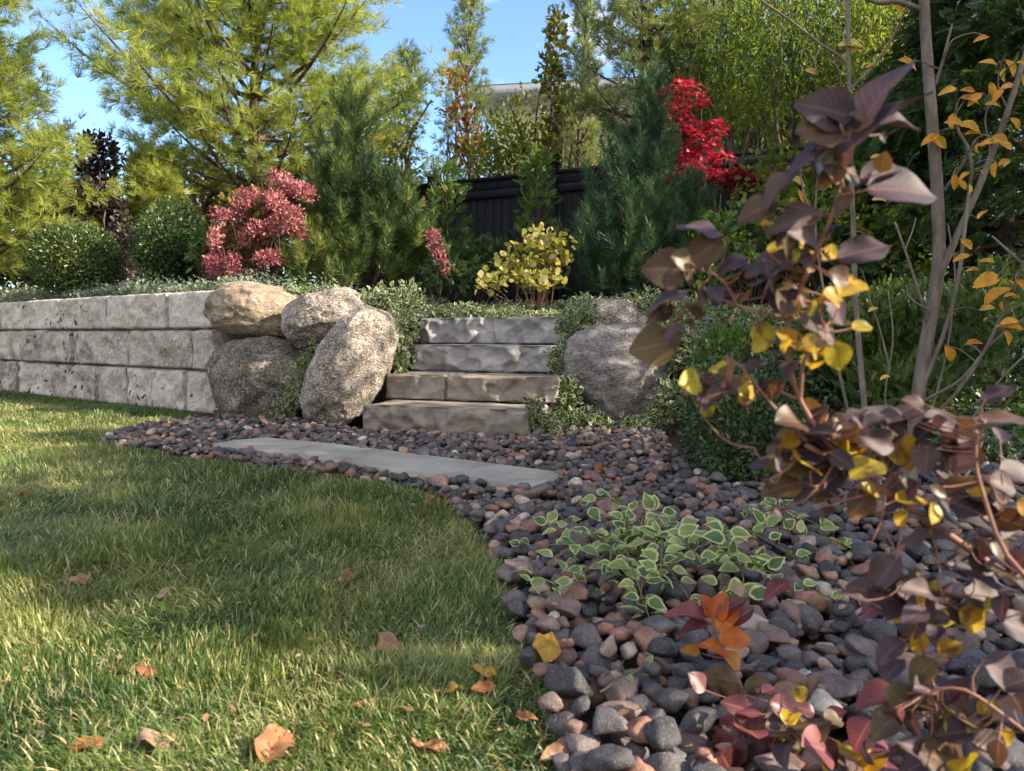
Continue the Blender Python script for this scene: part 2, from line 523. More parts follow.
# ------------------------------------------------------------------ palette
M = {}
M['soil'] = stone_mat('soil', [(.012, .009, .006), (.03, .021, .014), (.055, .04, .027)], scale=14, bump=0.8, fine=90, rough=.95)
M['turf'] = stone_mat('turf', [(.02, .022, .008), (.045, .05, .017), (.085, .075, .03)], scale=9, bump=0.8, fine=120, rough=.95)
M['pebble'] = None
M['wall_stone'] = stone_mat('wall_stone', [(.21, .175, .15), (.33, .285, .25), (.41, .365, .325), (.50, .455, .41)], scale=4.8, bump=0.9, fine=38, pits=17,
                            speck=[((.20, .15, .12), .56, .66), ((.55, .52, .48), .44, .34)], tintamt=.22, moss=((.11, .105, .075), .60))
M['step_blue'] = stone_mat('step_blue', [(.17, .163, .160), (.26, .25, .248), (.37, .358, .352)], scale=5, bump=0.7, fine=45, moss=((.07, .07, .045), .66))
M['step_brown'] = stone_mat('step_brown', [(.11, .092, .075), (.19, .16, .132), (.26, .225, .19)], scale=5, bump=0.7, fine=45, moss=((.07, .065, .04), .60))
M['slab'] = stone_mat('slab', [(.19, .172, .135), (.275, .252, .205), (.34, .312, .26)], scale=3.2, bump=0.15, fine=60, rough=.75)
M['granite_tan'] = stone_mat('granite_tan', [(.08, .066, .052), (.19, .150, .108), (.28, .220, .158), (.33, .29, .235)], scale=4.4, bump=0.7, fine=60,
                             speck=[((.10, .075, .055), .55, .66), ((.46, .37, .27), .45, .36)], stretch=(1, 1, 2.2), moss=((.13, .13, .09), .66))
M['granite_grey'] = stone_mat('granite_grey', [(.08, .066, .05), (.18, .152, .122), (.26, .222, .185), (.36, .315, .275)], scale=8, bump=0.75, fine=70,
                              speck=[((.05, .045, .04), .53, .60), ((.50, .45, .39), .46, .38)], stretch=(1, 1, 1.6))
M['granite_dark'] = stone_mat('granite_dark', [(.035, .03, .025), (.095, .08, .062), (.16, .138, .11), (.26, .235, .20)], scale=5.5, bump=0.9, fine=60,
                              speck=[((.03, .028, .024), .52, .60), ((.30, .27, .22), .44, .36)], moss=((.26, .25, .21), .66))
M['granite_band'] = stone_mat('granite_band', [(.055, .050, .047), (.135, .122, .115), (.20, .183, .173), (.32, .295, .28)], scale=5, bump=0.8, fine=55,
                              speck=[((.045, .04, .04), .53, .61), ((.36, .29, .24), .44, .36)], stretch=(1, .8, 3.0))
M['fence'] = plain_mat('fence_stain', [(.010, .011, .014), (.018, .019, .024)], scale=5, rough=.55, bump=.15, stretch=(6, 6, 1))
for _n in M['fence'].node_tree.nodes:
    if _n.type == 'BSDF_PRINCIPLED': _n.inputs['Specular IOR Level'].default_value = .06; _n.inputs['Roughness'].default_value = .9
M['bark_grey'] = plain_mat('bark_grey', [(.075, .058, .044), (.135, .11, .088), (.20, .168, .14)], scale=18, rough=.8, bump=.35, stretch=(1, 1, .35))
M['bark_brown'] = plain_mat('bark_brown', [(.035, .025, .018), (.085, .06, .042), (.13, .10, .07)], scale=16, rough=.9, bump=.5, stretch=(1, 1, .3))
M['twig_red'] = plain_mat('twig_red', [(.17, .075, .05), (.27, .13, .085)], scale=30, rough=.6, bump=.2)
M['twig_maroon'] = plain_mat('twig_maroon', [(.07, .025, .028), (.13, .05, .045)], scale=30, rough=.6, bump=.2)
M['vine'] = plain_mat('vine_stem', [(.10, .075, .035), (.16, .14, .05)], scale=30, rough=.7, bump=.2)

M['grass'] = leaf_mat('grass', [(.036, .082, .022), (.076, .135, .032), (.160, .205, .055), (.34, .32, .12), (.54, .46, .25)], trans=.35, rough=.45, pos=[0, .3, .6, .85, 1], tboost=(1.2, 1.2, .6))
M['pine_gold'] = leaf_mat('pine_gold', [(.13, .18, .045), (.23, .28, .065), (.34, .39, .11), (.47, .47, .17)], trans=.55, rough=.5, tboost=(1.35, 1.3, .55))
M['pine_green'] = leaf_mat('pine_green', [(.10, .14, .055), (.18, .23, .08), (.29, .32, .11)], trans=.4, rough=.5)
M['pine_dark'] = leaf_mat('pine_dark', [(.022, .048, .016), (.052, .095, .024), (.12, .165, .038), (.24, .27, .07)], trans=.25, rough=.45, pos=[0, .45, .8, 1])
M['pine_blue'] = leaf_mat('pine_blue', [(.018, .050, .024), (.040, .090, .038), (.080, .145, .058)], trans=.25, rough=.45)
M['hemlock'] = leaf_mat('hemlock', [(.022, .046, .018), (.046, .085, .028), (.09, .145, .042)], trans=.4, rough=.55)
M['box'] = leaf_mat('box_leaf', [(.018, .040, .016), (.042, .078, .025), (.085, .135, .038), (.15, .19, .05)], trans=.2, rough=.35, pos=[0, .5, .85, 1])
M['box_gold'] = leaf_mat('box_gold', [(.018, .036, .014), (.042, .070, .021), (.10, .135, .034), (.24, .25, .06)], trans=.25, rough=.35, pos=[0, .4, .8, 1])
M['sage'] = leaf_mat('sage_leaf', [(.055, .085, .055), (.105, .145, .095), (.18, .22, .155), (.28, .31, .22)], trans=.25, rough=.5)
M['euon'] = leaf_mat('euonymus_leaf', [(.028, .062, .024), (.048, .098, .036), (.085, .14, .055)], trans=.25, rough=.4, margin=(.42, .43, .25))
M['vinca'] = leaf_mat('vinca_leaf', [(.040, .090, .030), (.085, .150, .045), (.17, .23, .065), (.26, .29, .10)], trans=.3, rough=.48, margin=(.44, .45, .21), tboost=(1.1, 1.1, .7))
M['pink'] = leaf_mat('pink_leaf', [(.15, .040, .050), (.29, .080, .100), (.40, .135, .150), (.46, .24, .20)], trans=.25, rough=.6, tboost=(1.1, .9, .8))
M['olive'] = leaf_mat('olive_leaf', [(.05, .06, .015), (.12, .12, .025), (.26, .16, .03)], trans=.4, rough=.5)
M['maple_red'] = leaf_mat('maple_red', [(.08, .006, .014), (.26, .010, .034), (.42, .022, .060), (.52, .10, .12)], trans=.35, rough=.45, tboost=(1.3, .8, .8))
M['maple_dark'] = leaf_mat('maple_dark', [(.10, .008, .014), (.20, .014, .022), (.33, .03, .03)], trans=.4, rough=.45, tboost=(1.2, .8, .8))
M['plum'] = leaf_mat('plum_leaf', [(.014, .009, .012), (.035, .018, .022), (.060, .030, .036)], trans=.2, rough=.45, tboost=(1.2, .8, .8))
M['willow'] = leaf_mat('willow_leaf', [(.045, .082, .016), (.085, .13, .022), (.21, .245, .034), (.42, .40, .06)], trans=.6, rough=.45, pos=[0, .45, .8, 1])
M['lime'] = leaf_mat('lime_leaf', [(.11, .15, .022), (.21, .25, .035), (.36, .36, .06)], trans=.5, rough=.45)
M['yellowgreen'] = leaf_mat('yellowgreen_leaf', [(.09, .11, .03), (.20, .205, .045), (.32, .29, .08), (.40, .32, .16)], trans=.4, rough=.5)
M['fern'] = leaf_mat('fern_leaf', [(.035, .075, .018), (.07, .13, .026), (.13, .20, .035)], trans=.4, rough=.5)
M['copper'] = leaf_mat('copper_leaf', [(.16, .07, .018), (.34, .15, .03), (.48, .26, .05)], trans=.45, rough=.55, tboost=(1.2, 1, .7))
M['golden'] = leaf_mat('golden_leaf', [(.07, .09, .02), (.16, .165, .03), (.32, .25, .04)], trans=.4, rough=.5)
M['juniper'] = leaf_mat('juniper_leaf', [(.030, .055, .016), (.060, .10, .022), (.12, .16, .035)], trans=.3, rough=.5)
M['orange_leaf'] = leaf_mat('orange_leaf', blotch=((.28, .10, .02), .58, 40), cols=[(.50, .20, .02), (.62, .30, .03), (.60, .38, .06)], trans=.5, rough=.45, tboost=(1.2, 1.05, .5), vein=(.55, .35, .10))
M['smoke_purple'] = leaf_mat('smoke_purple', blotch=((.12, .060, .030), .62, 24), cols=[(.024, .017, .023), (.040, .028, .037), (.056, .042, .050), (.074, .051, .044)], trans=.2, rough=.6, tboost=(1.6, .9, .5), vein=(.15, .070, .065), spec=.3)
M['smoke_brown'] = leaf_mat('smoke_brown', blotch=((.20, .17, .03), .60, 26), cols=[(.050, .026, .018), (.075, .042, .020), (.085, .066, .022)], trans=.3, rough=.45, tboost=(1.5, 1.0, .4), vein=(.16, .09, .05))
M['smoke_yellow'] = leaf_mat('smoke_yellow', blotch=((.085, .040, .030), .54, 30), cols=[(.42, .22, .02), (.50, .36, .025), (.46, .43, .05)], trans=.5, rough=.45, tboost=(1.3, 1.1, .4), vein=(.40, .20, .04))
M['smoke_orange'] = leaf_mat('smoke_orange', blotch=((.20, .05, .025), .57, 30), cols=[(.40, .09, .02), (.52, .15, .025), (.52, .26, .04)], trans=.5, rough=.45, tboost=(1.3, 1.0, .5), vein=(.38, .10, .05))
M['smoke_red'] = leaf_mat('smoke_red', [(.065, .020, .026), (.10, .030, .034), (.17, .05, .05)], trans=.3, rough=.42, tboost=(1.4, .8, .6), vein=(.30, .10, .09))
M['dry_leaf'] = leaf_mat('dry_leaf', blotch=((.10, .055, .03), .55, 60), cols=[(.21, .11, .06), (.28, .17, .10), (.34, .235, .16)], trans=.3, rough=.6, vein=(.24, .14, .09))
M['rust_leaf'] = leaf_mat('rust_leaf', blotch=((.11, .04, .02), .55, 60), cols=[(.20, .065, .03), (.28, .11, .045), (.33, .16, .07)], trans=.3, rough=.6, vein=(.24, .08, .03))
M['gold_leaf'] = leaf_mat('gold_leaf', blotch=((.26, .11, .02), .56, 50), cols=[(.50, .27, .04), (.55, .36, .06), (.52, .42, .14)], trans=.4, rough=.5, vein=(.40, .20, .04))
M['house_wall'] = plain_mat('house_wall', [(.52, .46, .33), (.62, .56, .42)], scale=6, rough=.9, bump=.1)
M['house_white'] = plain_mat('house_white', [(.66, .65, .62), (.74, .73, .70)], scale=6, rough=.6, bump=.03)
M['house_roof'] = plain_mat('house_roof', [(.05, .047, .044), (.10, .09, .08)], scale=20, rough=.9, bump=.4)
gm, gN, gL = new_mat('window_glass')
go_ = gN.new("ShaderNodeOutputMaterial"); gp = gN.new("ShaderNodeBsdfPrincipled")
gp.inputs["Base Color"].default_value = (.10, .14, .17, 1); gp.inputs["Roughness"].default_value = .08
gL.new(gp.outputs[0], go_.inputs[0]); M['glass'] = gm

# ------------------------------------------------------------------ terrain: flat lawn and pebbles, terrace behind the stones
FX = np.array([-40, -16, -5.4, -2.23, -1.9, -1.0, -.95, .44, .48, .6, 1.15, 1.4, 2.5, 4.5, 16, 40.])
FY = np.array([31.7, 15.1, 7.85, 5.75, 5.45, 5.15, 5.75, 5.45, 4.95, 4.85, 4.7, 3.3, 3.2, 2.8, 1.5, 1.0])
HX = np.array([-40, -2.2, -1.0, .2, 1.2, 3, 40.]); HH = np.array([.86, .84, .72, .66, .66, .60, .55])
WX = np.array([-40, 0.1, 1.2, 1.6, 40.]); WW = np.array([.10, .12, .5, 2.4, 3.0])
def terr(x, y):
    x = np.asarray(x, float); y = np.asarray(y, float)
    f = np.interp(x, FX, FY); h = np.interp(x, HX, HH); w = np.interp(x, WX, WW)
    t = np.clip((y - f) / w, 0, 1); t = t * t * (3 - 2 * t)
    back = np.clip(y - f - w, 0, 30) * .04
    return h * t + back * (t > .99)
gx = np.concatenate([[-400, -120, -45, -22], np.arange(-14, 14.01, .14), [22, 45, 120, 400]])
gy = np.concatenate([[-300, -90, -30, -9], np.arange(-4, 16.01, .14), [22, 45, 120, 500]])
X, Y = np.meshgrid(gx, gy, indexing='ij')
g = G()
nx, ny = len(gx), len(gy)
i, j = np.meshgrid(np.arange(nx - 1), np.arange(ny - 1), indexing='ij')
a = i * ny + j
zz = terr(X, Y) - .012 + (terr(X, Y) > .02) * .03 * vnoise(np.stack([X.ravel(), Y.ravel(), 0 * X.ravel()], 1), 3).reshape(X.shape)
g.add(np.stack([X, Y, zz], -1).reshape(-1, 3), None, np.stack([a, a + ny, a + ny + 1, a + 1], -1).reshape(-1, 4))
tag(g.build('ground', M['soil']), kind='structure')

LAWN_EDGE_PX = [(203, 415), (150, 430), (104, 442), (140, 453), (210, 462), (330, 480), (430, 495), (468, 528), (500, 575), (516, 640), (540, 690), (556, 771), (570, 860)]
LE = np.array([gnd(*p)[:2] for p in LAWN_EDGE_PX])
LE = curve(np.c_[LE, np.zeros(len(LE))], 70)[:, :2]
wall_dir = unit(np.array([-5.4 + 2.23, 7.7 - 5.5]))
WB = np.array([-2.23, 5.5]); WA = WB + wall_dir * 9.0
LAWN = np.concatenate([[WA], LE, [(.28, .2), (.3, -3.2), (-14, -3.2), (-14, WA[1] + 1)]])
def inside(poly, P):
    x, y = P[:, 0], P[:, 1]
    r = np.zeros(len(P), bool)
    n = len(poly)
    for q in range(n):
        x0, y0 = poly[q]; x1, y1 = poly[(q + 1) % n]
        c = ((y0 > y) != (y1 > y)) & (x < (x1 - x0) * (y - y0) / (y1 - y0 + 1e-12) + x0)
        r ^= c
    return r
def sheet(name, poly, z, mat):
    bm = bmesh.new()
    bm.faces.new([bm.verts.new((p[0], p[1], z)) for p in poly])
    bmesh.ops.triangulate(bm, faces=bm.faces[:])
    for f in bm.faces:
        if f.normal.z < 0: f.normal_flip()
    me = bpy.data.meshes.new(name); bm.to_mesh(me); bm.free()
    me.materials.append(mat)
    o = bpy.data.objects.new(name, me); COL.objects.link(o)
    return tag(o, kind='structure')
sheet('lawn', LAWN, 0.0, M['turf'])
BACK_PX = [(213, 423), (310, 424), (360, 436), (525, 442), (560, 436), (655, 430), (690, 478), (785, 500)]
BED = np.concatenate([LE[::-1], [gnd(*p)[:2] for p in BACK_PX], [(1.35, 3.25), (2.4, 3.35), (3.6, 2.9), (3.6, -.6), (.3, -.6)]])
sheet('gravel_bed', BED, -.004, M['soil'])

# ------------------------------------------------------------------ rough stone blocks
def block(p0, p1, z0, z1, depth, nl=40, nh=10, nd=10, bulge=.03, rough=.02, seed=0, chisel=0, bevel=.012, tint=.5):
    """split-faced block: p0-p1 front bottom edge (xy), extends `depth` behind it"""
    p0 = np.array(p0, float)[:2]; p1 = np.array(p1, float)[:2]
    ax = p1 - p0; L = np.linalg.norm(ax); ax = ax / L
    bk = np.array([-ax[1], ax[0]])
    if bk[1] < 0: bk = -bk
    idx, V = {}, []
    def vid(i, j, k):
        key = (i, j, k)
        if key not in idx:
            idx[key] = len(V); V.append(key)
        return idx[key]
    Q = []
    for i in range(nl):
        for k in range(nh):
            Q.append([vid(i, 0, k), vid(i + 1, 0, k), vid(i + 1, 0, k + 1), vid(i, 0, k + 1)])
            Q.append([vid(i + 1, nd, k), vid(i, nd, k), vid(i, nd, k + 1), vid(i + 1, nd, k + 1)])
        for j in range(nd):
            Q.append([vid(i, j, nh), vid(i + 1, j, nh), vid(i + 1, j + 1, nh), vid(i, j + 1, nh)])
            Q.append([vid(i, j + 1, 0), vid(i + 1, j + 1, 0), vid(i + 1, j, 0), vid(i, j, 0)])
    for j in range(nd):
        for k in range(nh):
            Q.append([vid(0, j + 1, k), vid(0, j, k), vid(0, j, k + 1), vid(0, j + 1, k + 1)])
            Q.append([vid(nl, j, k), vid(nl, j + 1, k), vid(nl, j + 1, k + 1), vid(nl, j, k + 1)])
    K = np.array(V, float)
    u, v, w = K[:, 0] / nl, K[:, 1] / nd, K[:, 2] / nh
    x, y, z = u * L, v * depth, w * (z1 - z0)
    # bevel: pull edges in
    ex = np.minimum(x, L - x); ey = np.minimum(y, depth - y); ez = np.minimum(z, z1 - z0 - z)
    front = (K[:, 1] == 0)
    P = np.stack([x + seed * 3.1, y, z + seed * 1.7], 1)
    nb = fbm(P, 9, seed, 4)
    nl_ = vnoise(P, 3.2, seed + 5)
    rim = np.clip(np.minimum(ex, ez) / .05, 0, 1)
    y = y - front * (bulge * rim * (1 + .5 * nl_) + rough * nb * (.35 + .65 * rim))
    if chisel:
        # conchoidal scallops knocked off the face, crisp ridges between them
        rs_ = np.random.default_rng(seed + 77)
        Hh = z1 - z0
        dep = np.zeros(len(x))
        for _ in range(int(L / .035) + 4):
            cx, cz = rs_.random() * L, (rs_.random() ** .7) * Hh * 1.05
            r1, r2 = .05 + .09 * rs_.random(), .035 + .07 * rs_.random()
            th = rs_.normal() * .5
            dx = (x - cx) * math.cos(th) + (z - cz) * math.sin(th); dz = -(x - cx) * math.sin(th) + (z - cz) * math.cos(th)
            q2 = (dx / r1) ** 2 + (dz / r2) ** 2
            dep = np.maximum(dep, chisel * (.25 + .45 * rs_.random()) * np.clip(1 - q2, 0, 1))
        y = y + front * dep
        chisel = chisel * .35
        # conchoidal scallops of a split face: lower edge proud of the upper
        c = np.abs(vnoise(P * np.array([1, 0, .45]), 5.5, seed + 9))
        y = y - front * chisel * (c - .25 + .9 * np.clip(.45 - w, 0, 1)) * rim ** .5
        y = y + front * chisel * .5 * np.abs(vnoise(P, 13, seed + 3)) * rim
    top = (K[:, 2] == nh)
    z = z + top * .006 * fbm(P, 6, seed + 2, 3)
    edge_n = vnoise(P, 22, seed + 7)
    corner = (ex < 1e-6).astype(int) + (ey < 1e-6) + (ez < 1e-6)
    sh = np.where(corner >= 2, bevel * (1 + .7 * edge_n), 0)
    x = x + sh * np.sign(L / 2 - x) * (ex < 1e-6)
    y = y + sh * np.sign(depth / 2 - y) * (v < .5) * (K[:, 1] == 0)
    z = z + sh * .7 * np.sign((z1 - z0) / 2 - z) * (ez < 1e-6)
    side = (ex < 1e-6)
    x = x + side * rough * .6 * nb
    W = np.stack([p0[0] + ax[0] * x + bk[0] * y, p0[1] + ax[1] * x + bk[1] * y, z0 + z], 1)
    g = G(); g.add(W, None, Q, tint)
    return g

# retaining wall: joints read off the photograph along the wall's face
def wall_s(px):
    d = ray(px, 350)
    # intersect (d.x t, d.y t) with WB + s*wall_dir
    A = np.array([[d[0], -wall_dir[0]], [d[1], -wall_dir[1]]])
    t, s = np.linalg.solve(A, WB)
    return s
rw = thing('retaining_wall', 'low wall of pale pitted limestone blocks in three courses along the lawn', 'wall', (WB[0], WB[1], 0))
courses = [(-.03, .309, [218, 183, 150, 125, 94, 50, 15, -30, -90, -170]),
           (.312, .626, [216, 192, 127, 72, 20, -40, -120, -230]),
           (.629, .925, [214, 168, 108, 60, 0, -75, -180])]
sd = 1
for (z0, z1, js) in courses:
    for q in range(len(js) - 1):
        s1, s0 = wall_s(js[q + 1]), wall_s(js[q])
        a_, b_ = WB + wall_dir * (s1 - .003), WB + wall_dir * (s0 + .003)
        off = .012 * math.sin(sd * 2.3)
        nrm = np.array([-wall_dir[1], wall_dir[0]]); nrm = nrm if nrm[1] > 0 else -nrm
        a_ = a_ + nrm * off; b_ = b_ + nrm * off
        gb = block(a_, b_, z0, z1, .42, nl=max(10, int((s1 - s0) / .015)), nh=20, nd=8, bulge=.006, rough=.018, seed=sd, bevel=.015, tint=RNG.random(), chisel=.035 if z0 < 0 else .020)
        gb.build('stone_block', M['wall_stone'], rw)
        sd += 1

# garden steps
st = thing('stone_steps', 'four rough split stone garden steps between the boulders', 'steps', at(440, 437, 4.3) * [1, 1, 0])
steps = [  # left px, right px (front top edge), depth left/right, z0, z1, material
    ((360, 408, 4.32), (526, 413, 3.97), -.05, .172, 'step_brown', 1),
    ((384, 376, 4.70), (557, 378, 4.36), .174, .335, 'step_brown', 2),
    ((411, 345, 5.08), (556, 346, 4.78), .337, .517, 'step_blue', 1),
    ((418, 318, 5.45), (569, 319, 5.15), .519, .712, 'step_blue', 1)]
for q, (l, r, z0, z1, mk, nblk) in enumerate(steps):
    a_, b_ = at(*l)[:2], at(*r)[:2]
    cuts = [0, 1] if nblk == 1 else [0, .36, 1]
    for c in range(nblk):
        pa, pb = a_ + (b_ - a_) * (cuts[c] + (.004 if c else 0)), a_ + (b_ - a_) * cuts[c + 1]
        gb = block(pa, pb, z0, z1 - .004 * c, .44 if q < 3 else .6, nl=int(np.linalg.norm(pb - pa) / .010), nh=20, nd=14, bulge=.012, rough=.010, seed=40 + q * 3 + c, chisel=.10 if q >= 2 else .07, bevel=.008)
        gb.build('step', M[mk], st, smooth=False if q >= 2 else True)

# stepping slab in the pebbles
SLAB_PX = [(207, 444), (232, 440), (264, 437), (330, 443), (420, 454), (500, 464), (563, 472), (548, 482), (528, 488), (470, 481), (395, 470), (330, 462), (268, 452)]
SL = np.array([gnd(*p, z=.045)[:2] for p in SLAB_PX])
SLC = SL.mean(0)
bm = bmesh.new()
lv_ = []
for (z, k) in ((-.03, .995), (.036, 1.0), (.045, .988)):
    lv_.append([bm.verts.new((SLC[0] + (p[0] - SLC[0]) * k, SLC[1] + (p[1] - SLC[1]) * k, z)) for p in SL])
n = len(SL)
for a0, b0 in ((lv_[0], lv_[1]), (lv_[1], lv_[2])):
    for q in range(n): bm.faces.new((a0[q], a0[(q + 1) % n], b0[(q + 1) % n], b0[q]))
bm.faces.new(lv_[2])
bmesh.ops.recalc_face_normals(bm, faces=bm.faces[:])
me = bpy.data.meshes.new('stepping_slab'); bm.to_mesh(me); bm.free(); me.materials.append(M['slab'])
o = bpy.data.objects.new('stepping_slab', me); COL.objects.link(o)
tag(o, 'long flat pale stone slab set in the pebbles before the steps', 'paving slab')

# ------------------------------------------------------------------ boulders
def ico(sub):
    bm = bmesh.new(); bmesh.ops.create_icosphere(bm, subdivisions=sub, radius=1)
    V = np.array([v.co[:] for v in bm.verts]); F = np.array([[v.index for v in f.verts] for f in bm.faces]); bm.free()
    return V, F
IC = {k: ico(k) for k in (2, 3, 6)}
def boulder(label, px, py, rx, ry, Y, mat, tilt=0, power=2.4, depth=.8, seed=0, rough=.06, facets=0.10, lift=0):
    V, F = IC[6]
    c = at(px, py, Y)
    k = Y / FPX
    D = V / (np.abs(V) ** power).sum(1, keepdims=True) ** (1 / power)
    low = vnoise(V, 1.3, seed) * facets + fbm(V, 2.6, seed + 3, 6, .58) * rough
    # flattened facets
    rr = np.random.default_rng(seed)
    P = D * (1 + low[:, None])
    for q in range(7):
        nrm = unit(rr.normal(size=3)); h = .80 + .16 * rr.random()
        dd = P @ nrm - h
        P = P - np.clip(dd, 0, None)[:, None] * nrm * .75
    P = P * np.array([rx * k, max(rx, ry) * k * depth, ry * k])
    P = P + unit(V) * (fbm(P, 16, seed + 8, 5, .65) * .008 - np.abs(vnoise(P * np.array([1, 1, 2.5]), 7, seed + 4)) * .006)[:, None]
    ct, sn = math.cos(R(tilt)), math.sin(R(tilt))   # tilt clockwise seen from the front
    W = np.stack([P[:, 0] * ct + P[:, 2] * sn, P[:, 1], -P[:, 0] * sn + P[:, 2] * ct], 1)
    o_ = thing('boulder', label, 'boulder', c) if False else None
    g = G(); g.add(W, F)
    o = g.build('boulder', mat)
    o.location = c + np.array([0, 0, lift])
    return tag(o, label, 'boulder', 'boulders beside the stone steps')
boulder('broad tan sunlit boulder resting on top beside the end of the block wall', 259, 312, 47, 29, 5.45, M['granite_tan'], tilt=2, power=2.5, seed=3)
boulder('wide dark weathered boulder at ground level against the block wall', 270, 384, 58, 47, 5.25, M['granite_dark'], power=3.2, seed=11, rough=.07)
boulder('smooth rounded grey boulder perched between the tan and the leaning one', 326, 319, 41, 29, 5.12, M['granite_grey'], tilt=-12, power=2.3, seed=21, rough=.04)
boulder('tall grey granite boulder leaning right beside the left end of the steps', 352, 372, 36, 66, 4.75, M['granite_grey'], tilt=24, power=2.7, seed=33, rough=.05, depth=.75)
boulder('large domed banded grey boulder right of the steps', 618, 380, 55, 59, 4.72, M['granite_band'], tilt=-3, power=2.12, seed=41, rough=.04)
boulder('pale grey boulder half buried in ivy behind the domed one', 614, 328, 35, 29, 5.15, M['granite_grey'], power=2.3, seed=52, rough=.04)
boulder('small grey boulder among leaves behind the purple bush', 713, 336, 36, 22, 4.95, M['granite_band'], power=2.3, seed=61, rough=.05)

# ------------------------------------------------------------------ fence and house beyond the terrace
FA, FB = np.array([-3.2, 12.2]), np.array([4.4, 8.6])
fd = unit(FB - FA); fl = np.linalg.norm(FB - FA)
fn = np.array([-fd[1], fd[0]]); ftop = 2.86
fen = thing('fence', 'tall dark stained board fence behind the pines and maple', 'fence', (FA[0], FA[1], .9))
def obox(g, p, q, z0, z1, th, off=0.0, tint=.5):
    p = np.array(p, float) + fn * off; q = np.array(q, float) + fn * off
    V = []
    for z in (z0, z1):
        for (a_, s) in ((p, -1), (q, -1), (q, 1), (p, 1)):
            V.append([a_[0] + fn[0] * s * th / 2, a_[1] + fn[1] * s * th / 2, z])
    g.add(V, None, [[0, 1, 5, 4], [1, 2, 6, 5], [2, 3, 7, 6], [3, 0, 4, 7], [4, 5, 6, 7], [3, 2, 1, 0]], tint)
npan = 4
gp_ = G()
s = 0.0
while s < fl - .05:
    e = min(s + .135, fl)
    obox(gp_, FA + fd * (s + .004), FA + fd * (e - .004), .6, ftop - .30, .022, off=.0012 * ((int(s * 100) % 3) - 1))
    s += .135
gp_.build('board_panel', M['fence'], fen, smooth=False)
for (z0, z1, th, of, nm) in ((ftop - .30, ftop - .19, .05, -.02, 'rail'), (ftop - .188, ftop - .05, .03, -.012, 'top_board'), (ftop - .048, ftop, .13, 0, 'cap_rail')):
    gr = G(); obox(gr, FA, FB, z0, z1, th, of); gr.build(nm, M['fence'], fen, smooth=False)
for q in range(npan + 1):
    s = .35 + q * (fl - .7) / npan
    gr = G(); obox(gr, FA + fd * (s - .06), FA + fd * (s + .06), .5, ftop + .07, .12, -.10)
    obox(gr, FA + fd * (s - .08), FA + fd * (s + .08), ftop + .072, ftop + .10, .16, -.10)
    gr.build('post', M['fence'], fen, smooth=False)

def box(g, x0, x1, y0, y1, z0, z1):
    V = [[x, y, z] for z in (z0, z1) for (x, y) in ((x0, y0), (x1, y0), (x1, y1), (x0, y1))]
    g.add(V, None, [[0, 1, 5, 4], [1, 2, 6, 5], [2, 3, 7, 6], [3, 0, 4, 7], [4, 5, 6, 7], [3, 2, 1, 0]])
hx0, hx1, hy = -.4, 7.5, 17.5
hz = at(600, 100, hy)[2]
hs = thing('house', 'beige neighbouring house with white eaves seen through the trees', 'house', (hx0, hy, 1.0))
gh = G(); box(gh, hx0, hx1, hy, hy + 8, .5, hz); gh.build('wall', M['house_wall'], hs, smooth=False)
gh = G(); box(gh, hx0 - .5, hx1 + .5, hy - .55, hy - .50, hz - .02, hz + .16); gh.build('fascia', M['house_white'], hs, smooth=False)
gh = G(); box(gh, hx0 - .49, hx1 + .49, hy - .50, hy + 8.5, hz + .002, hz + .03); gh.build('soffit', M['house_white'], hs, smooth=False)
gh = G()
gh.add([[hx0 - .5, hy - .57, hz + .165], [hx1 + .5, hy - .57, hz + .165], [hx1 + .5, hy + 4, hz + .8], [hx0 - .5, hy + 4, hz + .8], [hx1 + .5, hy + 8.5, hz + .165], [hx0 - .5, hy + 8.5, hz + .165]],
       [[0, 3, 5], [1, 4, 2]], [[0, 1, 2, 3], [3, 2, 4, 5]]); gh.build('roof', M['house_roof'], hs, smooth=False); hs.rotation_euler.z = R(-9)
for (wx, wz, ww, wh) in ((.9, hz - 2.0, 1.1, 1.3), (3.0, hz - 2.0, 1.1, 1.3), (5.2, hz - 2.0, 1.1, 1.3), (2.0, 1.9, 1.6, 1.5)):
    gh = G()
    box(gh, wx - .1, wx + ww + .1, hy - .06, hy - .003, wz - .1, wz); box(gh, wx - .1, wx + ww + .1, hy - .06, hy - .003, wz + wh, wz + wh + .1)
    box(gh, wx - .1, wx, hy - .06, hy - .003, wz + .002, wz + wh - .002); box(gh, wx + ww, wx + ww + .1, hy - .06, hy - .003, wz + .002, wz + wh - .002)
    w_ = gh.build('window', M['house_white'], hs, smooth=False)
    gh = G(); box(gh, wx, wx + ww, hy - .03, hy - .004, wz + .001, wz + wh - .001); gh.build('pane', M['glass'], w_, smooth=False)

